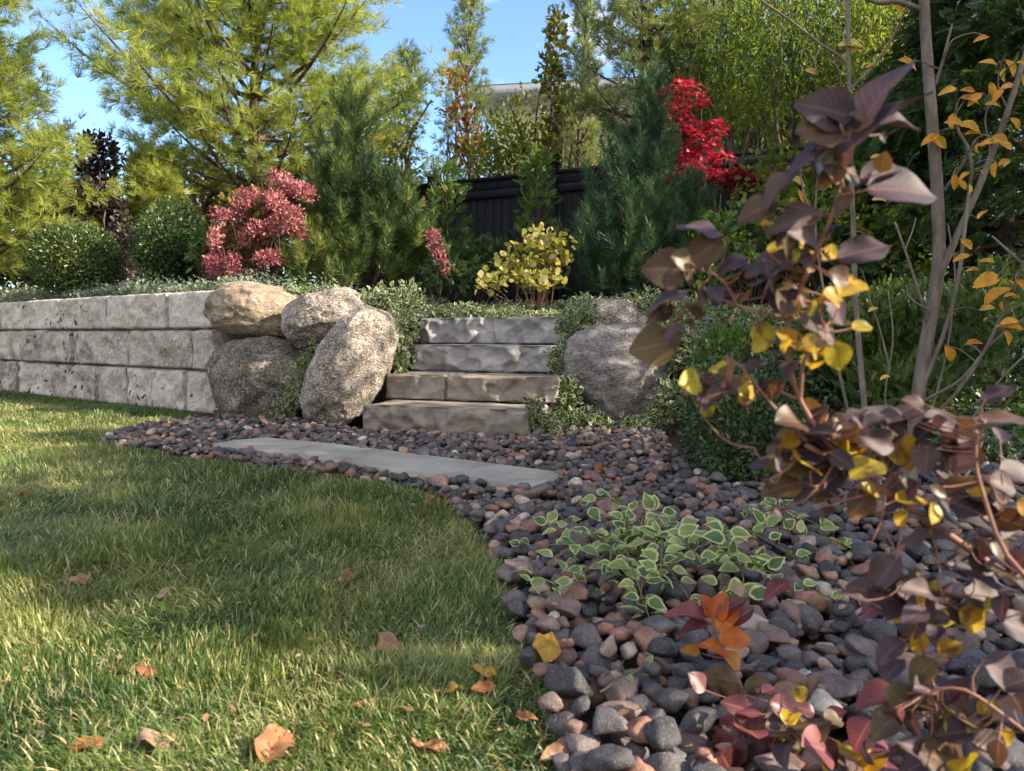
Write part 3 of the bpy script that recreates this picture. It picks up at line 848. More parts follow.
# ------------------------------------------------------------------ grass: blades as one mesh
def build_grass():
    out = []
    N0 = 640000
    d = .75 * (9.5 / .75) ** (RNG.random(N0) ** .82)
    x = (RNG.random(N0) - .5) * 2 * (d * .80 + .25)
    P = np.stack([x, d], 1)
    # thin out: sampled uniform in log d so density falls as d^-2; keep more in the middle distance
    P = P[inside(LAWN, P)]
    # a ragged edge: some blades just outside the lawn line
    n = len(P)
    P3 = np.c_[P, np.zeros(n)]
    clump = vnoise(P3, 3.0, 3) * .6 + vnoise(P3, 9, 5) * .5
    bald = vnoise(P3, 5, 11) + .6 * vnoise(P3, 14, 12)
    thatch = RNG.random(n) < .12
    keep = RNG.random(n) < np.clip(1.1 - np.clip(bald - .35, 0, 1) * 1.4, .30, 1)
    P, P3, clump, thatch = P[keep], P3[keep], clump[keep], thatch[keep]
    n = len(P); d = P[:, 1]
    h = (.030 + .022 * RNG.random(n)) * (1 + .55 * clump)
    far = np.clip(d / 3.0, 1, 2.4)
    w = (.0008 + .0007 * RNG.random(n)) * far
    az = vnoise(P3, 2.2, 21) * 3.2 + vnoise(P3, 7, 22) * 1.6 + RNG.normal(size=n) * 1.6
    lean = np.clip(.30 + .75 * RNG.random(n) + .35 * vnoise(P3, 4, 23), .05, 1.25)
    lean = np.where(thatch, 1.45, lean)
    az = np.where(thatch, RNG.random(n) * 6.283, az)
    D = np.stack([np.cos(az), np.sin(az), 0 * az], 1)
    S = np.stack([-np.sin(az + RNG.normal(size=n) * .7), np.cos(az), 0 * az], 1)
    base = np.c_[P, np.full(n, -.004)]
    Vs = []
    for t, ww in ((0, 1), (.4, .95), (.75, .7), (1, 0)):
        a = lean * (.45 + .9 * t)
        c = base + D * (h * t * np.sin(a))[:, None] + np.array([0, 0, 1]) * (h * t * np.cos(a * .95))[:, None]
        if ww: Vs += [c - S * (w * ww)[:, None], c + S * (w * ww)[:, None]]
        else: Vs += [c]
    V = np.stack(Vs, 1).reshape(-1, 3)
    o = (np.arange(n) * 7)[:, None]
    Q = np.concatenate([o + np.array([0, 1, 3, 2]), o + np.array([2, 3, 5, 4])])
    T = o + np.array([4, 5, 6])
    pat = .38 + .22 * vnoise(P3, 1.1, 31) + .34 * vnoise(P3, 5.5, 32) + .25 * (RNG.random(n) - .3)
    straw = (RNG.random(n) < .20) | thatch
    tint = np.clip(np.where(straw, .85 + .15 * RNG.random(n), pat), 0, 1)
    # greener strip along the wall
    sd = ((P - WB) @ np.array([-wall_dir[1], wall_dir[0]])) * (-1 if np.array([-wall_dir[1], wall_dir[0]])[1] < 0 else 1)
    tint = np.where(np.abs(sd) < .5, tint * .55, tint)
    g = G(); g.add(V, T, Q, np.repeat(tint, 7))
    tag(g.build('grass', M['grass']), kind='stuff')
build_grass()

# ------------------------------------------------------------------ river pebbles
def pebble_mat():
    m, N, L = new_mat('river_pebble')
    out = N.new("ShaderNodeOutputMaterial"); p = N.new("ShaderNodeBsdfPrincipled")
    p.inputs["Roughness"].default_value = .68; p.inputs["Specular IOR Level"].default_value = .35
    r = ramp(N, [(.027, .025, .026), (.048, .044, .047), (.080, .072, .074), (.105, .080, .076), (.128, .082, .066), (.20, .095, .062), (.25, .17, .12), (.33, .29, .25)],
             [0, .25, .45, .60, .75, .85, .93, 1])
    L.new(attr(N, "tint").outputs["Fac"], r.inputs[0])
    tc = N.new("ShaderNodeTexCoord")
    va = N.new("ShaderNodeVectorMath"); va.operation = 'ADD'
    L.new(tc.outputs["Object"], va.inputs[0])
    cmb = N.new("ShaderNodeCombineXYZ"); mu = N.new("ShaderNodeMath"); mu.operation = 'MULTIPLY'; mu.inputs[1].default_value = 91.7
    L.new(attr(N, "tint").outputs["Fac"], mu.inputs[0]); L.new(mu.outputs[0], cmb.inputs[0]); L.new(mu.outputs[0], cmb.inputs[2])
    L.new(cmb.outputs[0], va.inputs[1])
    n1 = N.new("ShaderNodeTexNoise"); n1.inputs["Scale"].default_value = 34; n1.inputs["Detail"].default_value = 7; n1.inputs["Roughness"].default_value = .7
    n2 = N.new("ShaderNodeTexNoise"); n2.inputs["Scale"].default_value = 330; n2.inputs["Detail"].default_value = 3
    L.new(va.outputs[0], n1.inputs["Vector"]); L.new(va.outputs[0], n2.inputs["Vector"])
    mr = N.new("ShaderNodeMapRange"); mr.inputs[1].default_value, mr.inputs[2].default_value, mr.inputs[3].default_value, mr.inputs[4].default_value = .3, .7, .5, 1.7
    L.new(n1.outputs["Fac"], mr.inputs[0])
    vs = N.new("ShaderNodeVectorMath"); vs.operation = 'SCALE'
    L.new(r.outputs[0], vs.inputs[0]); L.new(mr.outputs[0], vs.inputs["Scale"])
    mr2 = N.new("ShaderNodeMapRange"); mr2.inputs[1].default_value, mr2.inputs[2].default_value = .60, .72; mr2.inputs[4].default_value = .55
    L.new(n2.outputs["Fac"], mr2.inputs[0])
    mx = N.new("ShaderNodeMix"); mx.data_type = 'RGBA'; mx.inputs[7].default_value = (.34, .32, .30, 1)
    L.new(mr2.outputs[0], mx.inputs[0]); L.new(vs.outputs[0], mx.inputs[6])
    L.new(mx.outputs[2], p.inputs["Base Color"])
    ad = N.new("ShaderNodeMath"); ad.operation = 'MULTIPLY_ADD'; ad.inputs[1].default_value = .25
    L.new(n2.outputs["Fac"], ad.inputs[0]); L.new(n1.outputs["Fac"], ad.inputs[2])
    b = N.new("ShaderNodeBump"); b.inputs["Strength"].default_value = .7; b.inputs["Distance"].default_value = .006
    L.new(ad.outputs[0], b.inputs["Height"]); L.new(b.outputs[0], p.inputs["Normal"])
    L.new(p.outputs[0], out.inputs[0])
    return m
M['pebble'] = pebble_mat()

def pebble_shapes(sub, cnt):
    V, F = IC[sub]
    res = []
    for q in range(cnt):
        rr = np.random.default_rng(100 + q)
        P = V * (1 + .26 * vnoise(V, 1.2, 200 + q) + .16 * vnoise(V, 2.6, 300 + q) + .05 * vnoise(V, 6, 330 + q))[:, None]
        for _ in range(8 + q % 5):
            nrm = unit(rr.normal(size=3)); h = .56 + .28 * rr.random()
            P = P - np.clip(P @ nrm - h, 0, None)[:, None] * nrm * .94
        res.append((P, F))
    return res
def build_pebbles():
    N0 = 48000
    x = RNG.random(N0) * 6.0 - 2.6; y = RNG.random(N0) * 4.9 - .1
    P = np.stack([x, y], 1)
    P = P[inside(BED, P) & ~inside(SLC + (SL - SLC) * .985, P)]
    vis = (P[:, 1] > .55) & (np.abs(P[:, 0]) < P[:, 1] * .85 + .35)
    P = P[vis]
    res = .010
    x0, y0 = -2.8, -.3
    Hm = np.full((640, 560), -.012)
    base = pebble_shapes(3, 14); low = pebble_shapes(2, 14)
    near, rest = [], G()
    taken = []
    nx_ = 0
    for q, (px_, py_) in enumerate(P):
        L = (.0155 + .017 * RNG.random() ** 1.5) * (1.4 if RNG.random() < .07 else 1) * np.interp(py_, [1.2, 2.6], [1.22, 1.08])
        sc = np.array([L, L * (.62 + .3 * RNG.random()), L * (.45 + .25 * RNG.random())])
        i0, j0 = int((px_ - x0) / res), int((py_ - y0) / res)
        rad = max(1, int(sc[1] * .75 / res))
        sl = Hm[i0 - rad:i0 + rad + 1, j0 - rad:j0 + rad + 1]
        h = float(sl.mean()) * .65 + float(sl.max()) * .35
        cen = float(Hm[i0, j0])
        if h > .036 and cen > .006: continue
        h = min(h, .036)
        z = h + sc[2] * .70
        az = RNG.random() * 6.283
        tilt = RNG.normal() * .28; roll = RNG.normal() * .35
        ca, sa = math.cos(az), math.sin(az)
        Rz = np.array([[ca, -sa, 0], [sa, ca, 0], [0, 0, 1]])
        Ry = np.array([[math.cos(tilt), 0, math.sin(tilt)], [0, 1, 0], [-math.sin(tilt), 0, math.cos(tilt)]])
        Rx = np.array([[1, 0, 0], [0, math.cos(roll), -math.sin(roll)], [0, math.sin(roll), math.cos(roll)]])
        Mx = Rz @ Ry @ Rx
        # stamp the top of the stone into the height map
        rr = int(sc[0] / res) + 1
        ii, jj = np.meshgrid(np.arange(i0 - rr, i0 + rr + 1), np.arange(j0 - rr, j0 + rr + 1), indexing='ij')
        dx = (ii - i0) * res; dy = (jj - j0) * res
        u = (dx * ca + dy * sa) / sc[0]; v = (-dx * sa + dy * ca) / sc[1]
        r2 = u * u + v * v
        top = z + sc[2] * np.sqrt(np.clip(1 - r2, 0, 1))
        sub = Hm[i0 - rr:i0 + rr + 1, j0 - rr:j0 + rr + 1]
        np.copyto(sub, np.where(r2 < 1, np.maximum(sub, top), sub))
        t = RNG.random()
        tint = (t / .38 * .42 if t < .38 else .42 + (t - .38) / .62 * .58)
        taken.append((px_, py_, z, sc, Mx, tint, q % 14, top.max()))
    taken = np.array(taken, dtype=object)
    # largest in the photograph: nearest ones inside the frame
    def screen(t):
        dx, dy, dz = t[0], t[1], t[2] - CAM_Z
        f = dy * CP - dz * SP; up = dy * SP + dz * CP
        return 512 + FPX * dx / f, 385.5 - FPX * up / f, t[3][0] * FPX / f
    S = np.array([screen(t) for t in taken])
    # a stone counts when its top is not buried
    bur = np.array([Hm[int((t[0] - x0) / res), int((t[1] - y0) / res)] - t[7] for t in taken])
    ok = (S[:, 0] > 5) & (S[:, 0] < 1019) & (S[:, 1] > 380) & (S[:, 1] < 766) & (bur < .012)
    order = np.argsort(np.where(ok, -S[:, 2], 1e9))[:300]
    chosen = set(int(k) for k in order)
    cname = ['dark slate grey', 'blue grey', 'grey', 'purplish grey', 'brown', 'reddish brown', 'tan', 'pale grey']
    cb = [.13, .35, .52, .66, .80, .89, .965, 2]
    for k, t in enumerate(taken):
        V, F = (base if k in chosen or S[k, 2] > 14 else low)[t[6]]
        W = (V * t[3]) @ t[4].T
        if k in chosen:
            g = G(); g.add(W, F, None, t[5])
            o = g.build('pebble', M['pebble'])
            o.location = (t[0], t[1], t[2])
            sx, sy, ss = S[k]
            col = cname[[t[5] < c for c in cb].index(True)]
            size = 'large' if t[3][0] > .036 else 'medium' if t[3][0] > .027 else 'small'
            shape = 'flat oblong' if t[3][2] < .52 * t[3][0] and t[3][1] < .76 * t[3][0] else 'rounded' if t[3][1] > .78 * t[3][0] else 'oval'
            if sx < 640: where = 'by the lawn edge' if sy > 640 else 'by the lawn below the variegated plant'
            elif sx < 740: where = 'below the small orange-leaved sprout' if sy > 660 else 'around the small orange-leaved sprout'
            elif sx < 860: where = 'under the low purple leaves near the front' if sy > 680 else 'right of the small orange-leaved sprout'
            else: where = 'under the bush near the front right corner' if sy > 660 else 'under the bush at the right edge'
            tag(o, f'{size} {shape} {col} pebble {where}', 'pebble', 'river pebbles lying in the bed beside the lawn')
        else:
            rest.add(W + np.array([t[0], t[1], t[2]]), F, None, t[5])
    o = rest.build('pebbles', M['pebble'])
    tag(o, kind='stuff')
    return Hm, x0, y0, res
PEB = build_pebbles()
def peb_h(x, y):
    Hm, x0, y0, res = PEB
    i, j = int((x - x0) / res), int((y - y0) / res)
    return float(Hm[i - 1:i + 2, j - 1:j + 2].max()) if 1 < i < 638 and 1 < j < 558 else 0.0

# ------------------------------------------------------------------ shrubs and small trees from foliage volumes
def clump_points(clumps, n, seed, shell=.45, rough=.28, gap=None, gapscale=5, dfac=.8):
    """points in uneven ellipsoids given as (px, py, rx px, ry px, Y)"""
    vol = np.array([c[2] * c[3] * (c[4] / FPX) ** 2 for c in clumps]); vol = vol / vol.sum()
    P, O = [], []
    for q, c in enumerate(clumps):
        m = max(3, int(n * vol[q]))
        C = at(c[0], c[1], c[4]); k = c[4] / FPX
        d = rand_dirs(m)
        r = RNG.random(m) ** shell * (1 + rough * (vnoise(d, 1.9, seed + q) + .6 * vnoise(d, 4.3, seed + q + 50)))
        rad = np.array([c[2] * k, (c[5] if len(c) > 5 else max(c[2], c[3] * .6) * dfac) * k, c[3] * k])
        p = C + d * r[:, None] * rad
        if gap is not None:
            kp = vnoise(p, gapscale, seed + 91) + .5 * vnoise(p, gapscale * 2.3, seed + 92) > gap
            p, d = p[kp], d[kp]
        P.append(p); O.append(d)
    return np.concatenate(P), np.concatenate(O)
def tints(P, scale, seed, amt=.35, rnd=.35):
    n = len(P)
    return np.clip(.5 + amt * vnoise(P, scale, seed) + rnd * (RNG.random(n) - .5) * 1.6, 0, 1)
def stems_to(g, base, clumps, rad, seed, per=3, wob=.06, sides=6):
    rr = np.random.default_rng(seed)
    base = np.asarray(base, float)
    for c in clumps:
        C = at(c[0], c[1], c[4]); k = c[4] / FPX
        for q in range(per):
            tip = C + unit(rr.normal(size=3)) * np.array([c[2], c[2] * .5, c[3]]) * k * .75
            mid = base * .5 + tip * .5 + rr.normal(size=3) * wob * np.linalg.norm(tip - base)
            m2 = base * .25 + tip * .75 + rr.normal(size=3) * wob * .7 * np.linalg.norm(tip - base)
            b0 = base + np.array([rr.normal() * rad, rr.normal() * rad, 0])
            pts = curve([b0, mid, m2, tip], 9)
            tube(g, pts, np.linspace(rad, rad * .22, 9), sides)
def shrub(name, label, cat, base, clumps, n, tpl, size, mat, bark='bark_brown', srad=.012, per=3, seed=0, up=.35, out=.6, shell=.45, rough=.28, gap=None, gapscale=5, tscale=3, group=None,
          foliage='foliage', stem='stems', flat=0., second=None, amt=.35, dfac=.8, ybase=None):
    if ybase is not None:
        b = at(base[0], 300, ybase); base = np.array([b[0], b[1], 0]); base[2] = float(terr(base[0], base[1]))
    base = np.asarray(base, float)
    t = thing(name, label, cat, base, group)
    gs = G(); stems_to(gs, base - np.array([0, 0, .03]), clumps, srad, seed, per); gs.build(stem, M[bark], t)
    P, D = clump_points(clumps, n, seed, shell, rough, gap, gapscale, dfac)
    m = len(P)
    g = G()
    Xd = unit(D * out + rand_dirs(m) * .7 + np.array([0, 0, up]))
    Nn = unit(D * .6 + rand_dirs(m) * (.7 - .5 * flat) + np.array([0, 0, .5 + flat * 2]))
    g.inst(tpl, P, Xd, Nn, size * (.65 + .6 * RNG.random(m)), tints(P, tscale, seed, amt))
    g.build(foliage, M[mat], t)
    if second:
        (nm2, n2, tpl2, size2, mat2, cl2) = second
        P, D = clump_points(cl2 or clumps, n2, seed + 7, shell, rough, None, 5, dfac)
        g = G(); m = len(P)
        g.inst(tpl2, P, unit(D * out + rand_dirs(m) * .7 + np.array([0, 0, up])), unit(D * .6 + rand_dirs(m) * .7 + np.array([0, 0, .5])), size2 * (.65 + .6 * RNG.random(m)), tints(P, tscale, seed + 5))
        g.build(nm2, M[mat2], t)
    return t

# ------------------------------------------------------------------ pines
def pine(name, label, x, y, z0, top, rad, zlow, ntuft, nlen, nw, mat, bark='bark_brown', seed=0, trad=.09, up=.35, prof=.8, whorl=.36, nb=5, sprd=.9, tk=14, group=None, tw=.012, sub=6, lean=0., tiplong=1., cat='pine tree', tscale=1.2, foliage='needles', tpl=None, droop=0., minr=.25, limbs=None, jit=.2):
    rr = np.random.default_rng(seed)
    t = thing(name, label, cat, (x, y, z0), group)
    gt = G()
    H = top - z0
    tp = np.array([[x + lean * k * H + .02 * H * math.sin(k * 5 + seed) * k, y + .015 * H * math.cos(k * 4 + seed), z0 - .1 + (H + .1) * k] for k in np.linspace(0, 1, 14)])
    tube(gt, tp, trad * (1 - np.linspace(0, 1, 14) * .93), 9)
    gt.build('trunk', M[bark], t)
    gb = G(); TP, TD = [], []
    z = zlow; 
    while z < top - .05:
        k = (z - zlow) / max(.01, top - zlow)
        Lb = rad * max(minr, (1 - k) ** prof) * (1.0 if k > .12 else .72 + 2.3 * k)
        c = np.array([np.interp(z, tp[:, 2], tp[:, 0]), np.interp(z, tp[:, 2], tp[:, 1]), z])
        a0 = rr.random() * 6.283
        for b in range(nb):
            az = a0 + b * 6.283 / nb + rr.normal() * .3
            L = Lb * (.70 + .5 * rr.random())
            e = up * (1 - .25 * k) + rr.normal() * .14 + .5 * k
            d = np.array([math.cos(az) * math.cos(e), math.sin(az) * math.cos(e), math.sin(e)])
            pts = curve([c, c + d * L * .4 + [0, 0, -.04 * L], c + d * L * .75 + [0, 0, .02 * L - droop * L * .4], c + d * L + [0, 0, .14 * L - droop * L]], 7)
            tube(gb, pts, np.linspace(tw * (1 + L), tw * .2, 7), 5)
            for q in range(sub):
                f = .22 + .78 * (q + rr.random()) / sub
                p = pts[0] + 0
                idx = f * 6; i = min(int(idx), 5); p = pts[i] + (pts[i + 1] - pts[i]) * (idx - i)
                sg = 1 if q % 2 else -1
                dd = unit(d + sg * np.array([-math.sin(az), math.cos(az), 0]) * (.7 + .4 * rr.random()) + [0, 0, .12 + rr.normal() * .2 - droop])
                Ls = (.42 * L * (1.12 - f) + .10) * (.7 + .5 * rr.random())
                sp = np.array([p, p + dd * Ls * .5 + [0, 0, -.01], p + dd * Ls + [0, 0, .03 * (1 - droop * 4)]])
                tube(gb, sp, [tw * .32, tw * .24, tw * .12], 4, cap=False)
                nt = max(2, int(Ls / (nlen * .55)))
                for s_ in range(nt):
                    ff = (s_ + 1) / nt
                    TP.append(p + dd * Ls * ff + rr.normal(size=3) * nlen * jit); TD.append(unit(dd + rr.normal(size=3) * .35 + [0, 0, .25 - droop * 1.5]))
            TP.append(pts[-1]); TD.append(unit(d + [0, 0, .3 - droop]))
        z += whorl * (.75 + .5 * rr.random()) * (1 - .35 * k)
    TP.append(tp[-1]); TD.append(np.array([0, 0, 1.]))
    gb.build('branches', M[bark], t)
    TP, TD = np.array(TP), np.array(TD)
    if len(TP) > ntuft:
        s = RNG.permutation(len(TP))[:ntuft]; TP, TD = TP[s], TD[s]
    elif len(TP) < ntuft:
        e = RNG.integers(0, len(TP), ntuft - len(TP))
        TP = np.concatenate([TP, TP[e] + RNG.normal(size=(len(e), 3)) * nlen * .6]); TD = np.concatenate([TD, unit(TD[e] + RNG.normal(size=(len(e), 3)) * .4)])
    g = G()
    ti = tints(TP, tscale, seed)
    for v in range(3):
        s = np.arange(len(TP)) % 3 == v
        g.inst(tpl[v % len(tpl)] if tpl else t_tuft(tk, sprd, nw / nlen, seed * 3 + v), TP[s], TD[s], rand_dirs(s.sum()) + [0, 0, 1.], nlen * (.75 + .5 * RNG.random(s.sum())), ti[s])
    g.build(foliage, M[mat], t)
    return t

def shoot_pine(name, label, base, clumps, n, slen, mat, seed=0, srad=.03, group=None, nl=.44, w=.022, k=46, up=1.3, per=4, cat='dwarf pine'):
    """dense dwarf pine of upright bottle-brush candles"""
    t = thing(name, label, cat, base, group)
    gs = G(); stems_to(gs, np.asarray(base) - [0, 0, .05], clumps, srad, seed, per, wob=.05); gs.build('stems', M['bark_brown'], t)
    P, D = clump_points(clumps, n, seed, .40, .30, None)
    g = G(); ti = np.clip(tints(P, 2.2, seed, .42, .55), 0, 1)
    X_ = unit(D * np.array([.75, .75, .35]) + RNG.normal(size=D.shape) * .22 + [0, 0, up])
    for v in range(3):
        s = np.arange(len(P)) % 3 == v
        g.inst(t_shoot(k, nl, w, 1.15, seed * 3 + v), P[s] - X_[s] * slen * .5, X_[s], rand_dirs(s.sum()), slen * (.7 + .6 * RNG.random(s.sum())), ti[s])
    g.build('needles', M[mat], t)
    return t
def gbase(px, Y, dz=0.0):
    b = at(px, 300, Y)
    return np.array([b[0], b[1], float(terr(b[0], b[1])) + dz])
def zpx(py, Y):
    return float(at(512, py, Y)[2])

# ------------------------------------------------------------------ background trees
D4 = t_diamond(.55); OV = t_oval(.6); NAR = t_diamond(.2, .04)
def far_tree(label, px, Y, clumps, n, size, mat, seed, group='dense trees beyond the garden', srad=.06, gap=None):
    return shrub('broadleaf_tree', label, 'tree', (px,), clumps, n, D4, size, mat, seed=seed, srad=srad, per=2, ybase=Y, group=group, foliage='crown', stem='trunk', gap=gap, gapscale=1.6, tscale=1.0)
far_tree('dark green tree filling the gap behind the fence on the right', 760, 14, [(740, 90, 90, 100, 14), (840, 120, 80, 130, 14.5), (700, 200, 70, 70, 14)], 9000, .16, 'hemlock', 301)
far_tree('tall dark tree behind the hemlock at the right edge', 960, 13, [(950, 60, 110, 120, 13), (1040, 150, 90, 150, 12), (920, 200, 80, 90, 12)], 10000, .15, 'hemlock', 302)
far_tree('deep green tree mass closing the view behind the pink shrub', 250, 15, [(250, 240, 90, 60, 15), (380, 230, 80, 60, 15), (320, 190, 70, 40, 15.5), (480, 230, 70, 40, 15)], 9000, .14, 'box', 308)
far_tree('dark tree behind the left pine and the plum shrub', 60, 15, [(60, 250, 100, 50, 15), (-60, 240, 110, 90, 14.5), (170, 240, 80, 50, 15), (20, 190, 80, 50, 15)], 10000, .15, 'box', 309)
far_tree('broad green tree closing the sky behind the willow', 800, 15.5, [(720, 30, 70, 70, 15.5), (800, 20, 90, 90, 15.5), (880, 60, 90, 100, 15.5)], 9000, .16, 'golden', 310)
far_tree('long low hedge far behind the clipped shrubs and pines', 250, 12.6, [(x_, 272, 46, 32, 12.6) for x_ in range(-60, 620, 62)], 11000, .10, 'box', 311)
far_tree('low olive tree mass at the far left behind the clipped shrubs', 20, 13, [(0, 230, 90, 60, 13), (90, 225, 60, 50, 13), (170, 215, 60, 60, 12.5), (-80, 200, 80, 90, 12)], 9000, .13, 'golden', 303)
far_tree('bronze autumn tree low behind the big pine', 215, 12, [(215, 165, 40, 45, 12), (290, 150, 50, 50, 12), (350, 170, 45, 40, 12), (250, 190, 60, 30, 12)], 3200, .11, 'copper', 304, gap=-.15)
far_tree('yellow green tree behind the dark candle pine', 380, 12, [(385, 150, 45, 50, 12), (410, 100, 30, 40, 12), (355, 90, 30, 40, 12.5)], 2200, .10, 'lime', 305, gap=-.1)
far_tree('sunlit lime tree in front of the beige house', 515, 12, [(515, 140, 34, 48, 12), (540, 160, 30, 35, 12), (490, 165, 26, 30, 12)], 2600, .09, 'lime', 306)
far_tree('pale olive tree against the beige house wall', 590, 13, [(585, 130, 35, 40, 13), (620, 140, 40, 40, 13), (600, 165, 45, 22, 13)], 2000, .09, 'yellowgreen', 307, gap=-.1)

pine('pine_tree', 'broad sunlit pine with long soft needles above the pink shrub', *gbase(262, 10.5), 7.2, 2.75, 2.45, 8500, .17, .0055, 'pine_gold', seed=3, trad=.12, up=.30, whorl=.30, nb=7, sub=8, tk=24, tscale=.9)
b = gbase(-45, 8.2)
pine('pine_tree', 'yellow green pine at the left edge, nearest the lawn corner', *b, 5.4, 1.55, 1.35, 5200, .14, .0048, 'pine_gold', seed=5, trad=.11, up=.25, whorl=.30, nb=7, sub=7, tk=24, tscale=1.1)
b = gbase(160, 9.4)
pine('pine_tree', 'small bushy golden pine between the two clipped shrubs', *b, 2.75, .62, 1.0, 1900, .12, .005, 'pine_gold', seed=6, trad=.05, up=.3, whorl=.25, nb=6, sub=5, tk=24)
b = gbase(472, 12.9)
pine('pine_tree', 'slender open pine rising into the blue gap of sky', *b, 6.7, .85, 2.6, 1050, .12, .006, 'pine_green', seed=8, trad=.06, up=.85, whorl=.30, nb=5, sub=4, tk=20, prof=.55)
b = gbase(405, 13.0)
pine('pine_tree', 'thin half bare pine with a few golden tufts', *b, 5.4, .8, 2.4, 800, .12, .0055, 'pine_gold', seed=9, trad=.04, up=.6, whorl=.34, nb=4, sub=4, tk=20, prof=.5)
b = gbase(578, 11.5)
pine('pine_tree', 'narrow greyish pine before the house eaves', *b, 6.2, .5, 2.4, 800, .12, .006, 'pine_green', seed=10, trad=.06, up=.75, whorl=.30, nb=5, sub=4, tk=20, prof=.45)
b = gbase(640, 9.6)
pine('pine_tree', 'blue green pine arching above the red maple', *b, 5.6, 1.05, 2.9, 2400, .12, .005, 'pine_green', seed=12, trad=.07, up=.25, whorl=.28, nb=5, sub=6, tk=22, prof=.5)
shrub('oak_tree', 'narrow columnar oak with dull golden leaves before the house', 'tree', (557,), [(556, 30, 9, 28, 11.7), (553, 75, 12, 30, 11.7), (560, 120, 12, 30, 11.7), (556, 155, 11, 18, 11.7)], 620, t_oval(.6), .13, 'golden', seed=41, srad=.03, per=2, ybase=11.7, foliage='crown', stem='trunk', rough=.4)
shrub('copper_beech', 'small copper orange tree beside the slender open pine', 'tree', (455,), [(452, 75, 12, 22, 12.6), (458, 115, 16, 26, 12.6), (470, 150, 20, 22, 12.6)], 650, D4, .115, 'copper', seed=43, srad=.025, per=3, ybase=12.6, foliage='crown', stem='trunk', rough=.4, gap=-.2)

# willow-like tree with hanging strands
wt = thing('willow_tree', 'large willow with hanging narrow leaves filling the upper right', 'tree', gbase(745, 9.6))
WC = [(690, 55, 55, 60, 9.6), (755, 45, 70, 60, 9.4), (800, 110, 70, 55, 9.2), (850, 55, 60, 70, 9.0), (735, 125, 40, 38, 9.3), (890, 10, 60, 45, 8.8), (780, -30, 120, 50, 9.4), (850, 150, 50, 40, 9.0), (960, 0, 60, 40, 9.2), (655, 25, 25, 35, 9.8)]
gs = G(); stems_to(gs, wloc(wt), WC, .05, 71, 3, wob=.05); gs.build('trunk', M['bark_brown'], wt)
P, D = clump_points(WC, 2600, 72, .42, .25, -.35, 2.2)
g = G(); gt = G(); TPs, TDs = [], []
for k in range(len(P)):
    L = .22 + .3 * RNG.random()
    dr = unit(np.array([RNG.normal() * .25, RNG.normal() * .25, -1]))
    nl = int(L / .045)
    for q in range(nl):
        TPs.append(P[k] + dr * L * q / nl + [D[k][0] * .06, D[k][1] * .06, 0]); TDs.append(dr * .8 + RNG.normal(size=3) * .55)
TPs, TDs = np.array(TPs), unit(np.array(TDs))
tt = np.clip(.40 + .35 * vnoise(TPs, 1.5, 73) + .35 * (RNG.random(len(TPs)) - .5) + .10 * (TPs[:, 0] - 2.5), 0, 1)  # tint rises to the right: sunlit side put into the leaf colour
g.inst(NAR, TPs, TDs, rand_dirs(len(TPs)), .105 * (.7 + .6 * RNG.random(len(TPs))), tt)
g.build('foliage', M['willow'], wt)

sp = [t_spray(14, .05, s, .45) for s in range(3)]
pine('hemlock_tree', 'dark weeping hemlock in shade at the right edge', *gbase(1000, 6.6), 4.3, 1.5, .75, 9000, .20, .01, 'hemlock', seed=15, trad=.09, up=-.05, whorl=.20, nb=7, sub=7, tpl=sp, droop=.35, cat='hemlock', prof=.6, foliage='foliage', minr=.35)
pine('hemlock_tree', 'green hemlock behind the thin grey stems, partly lit', *gbase(905, 7.4), 3.1, .95, .8, 3600, .17, .01, 'pine_blue', seed=16, trad=.06, up=.0, whorl=.2, nb=6, sub=6, tpl=sp, droop=.3, cat='hemlock', prof=.6, foliage='foliage')

# ------------------------------------------------------------------ shrubs on the terrace, left to right
shrub('clipped_shrub', 'round clipped evergreen shrub, the left one, lit on its right side', 'shrub', (76,), [(77, 256, 46, 35, 7.6), (70, 262, 40, 32, 7.6), (88, 268, 36, 28, 7.5)], 13000, D4, .034, 'box_gold', seed=81, ybase=7.6, shell=.25, rough=.10, srad=.02, tscale=4)
shrub('clipped_shrub', 'darker clipped evergreen shrub left of the pink one', 'shrub', (175,), [(174, 240, 40, 38, 7.4), (165, 255, 34, 32, 7.3), (185, 258, 30, 30, 7.4)], 13000, D4, .036, 'box', seed=82, ybase=7.4, shell=.25, rough=.14, srad=.02, tscale=4)
shrub('plum_shrub', 'dark purple leaved shrub behind the clipped round ones', 'shrub', (95,), [(92, 208, 34, 24, 9.0), (98, 160, 22, 30, 9.2), (124, 250, 14, 38, 8.4), (70, 225, 26, 22, 9)], 2600, OV, .075, 'plum', seed=83, ybase=9.0, srad=.025)
shrub('leafy_seedling', 'small bright green upright plant beside the pink shrub', 'plant', (203,), [(205, 240, 9, 15, 6.9), (200, 258, 12, 13, 6.9)], 150, t_oval(.4), .085, 'fern', seed=84, ybase=6.9, srad=.006)
rr = np.random.default_rng(5)
pk = []
for q in range(54):
    a, r = rr.random() * 6.283, math.sqrt(rr.random())
    pk.append((256 + 53 * r * math.cos(a), 230 + 43 * r * math.sin(a) - 24 * r * math.cos(a), 7 + 5 * rr.random(), 6 + 5 * rr.random(), 6.7 + rr.normal() * .2))
pk += [(284, 182, 9, 10, 6.8), (296, 190, 8, 9, 6.7), (275, 178, 7, 8, 6.9), (222, 262, 9, 8, 6.5), (232, 268, 8, 6, 6.5)]
shrub('panicle_shrub', 'rose pink flowering shrub with fluffy heads behind the tan boulder', 'shrub', (255,), pk, 9000, D4, .034, 'pink', seed=85, ybase=6.8, srad=.008, per=1, out=.9, rough=.3, tscale=5, foliage='flower_heads',
      second=('leaves', 900, OV, .07, 'olive', [(258, 232, 44, 42, 6.85)]))
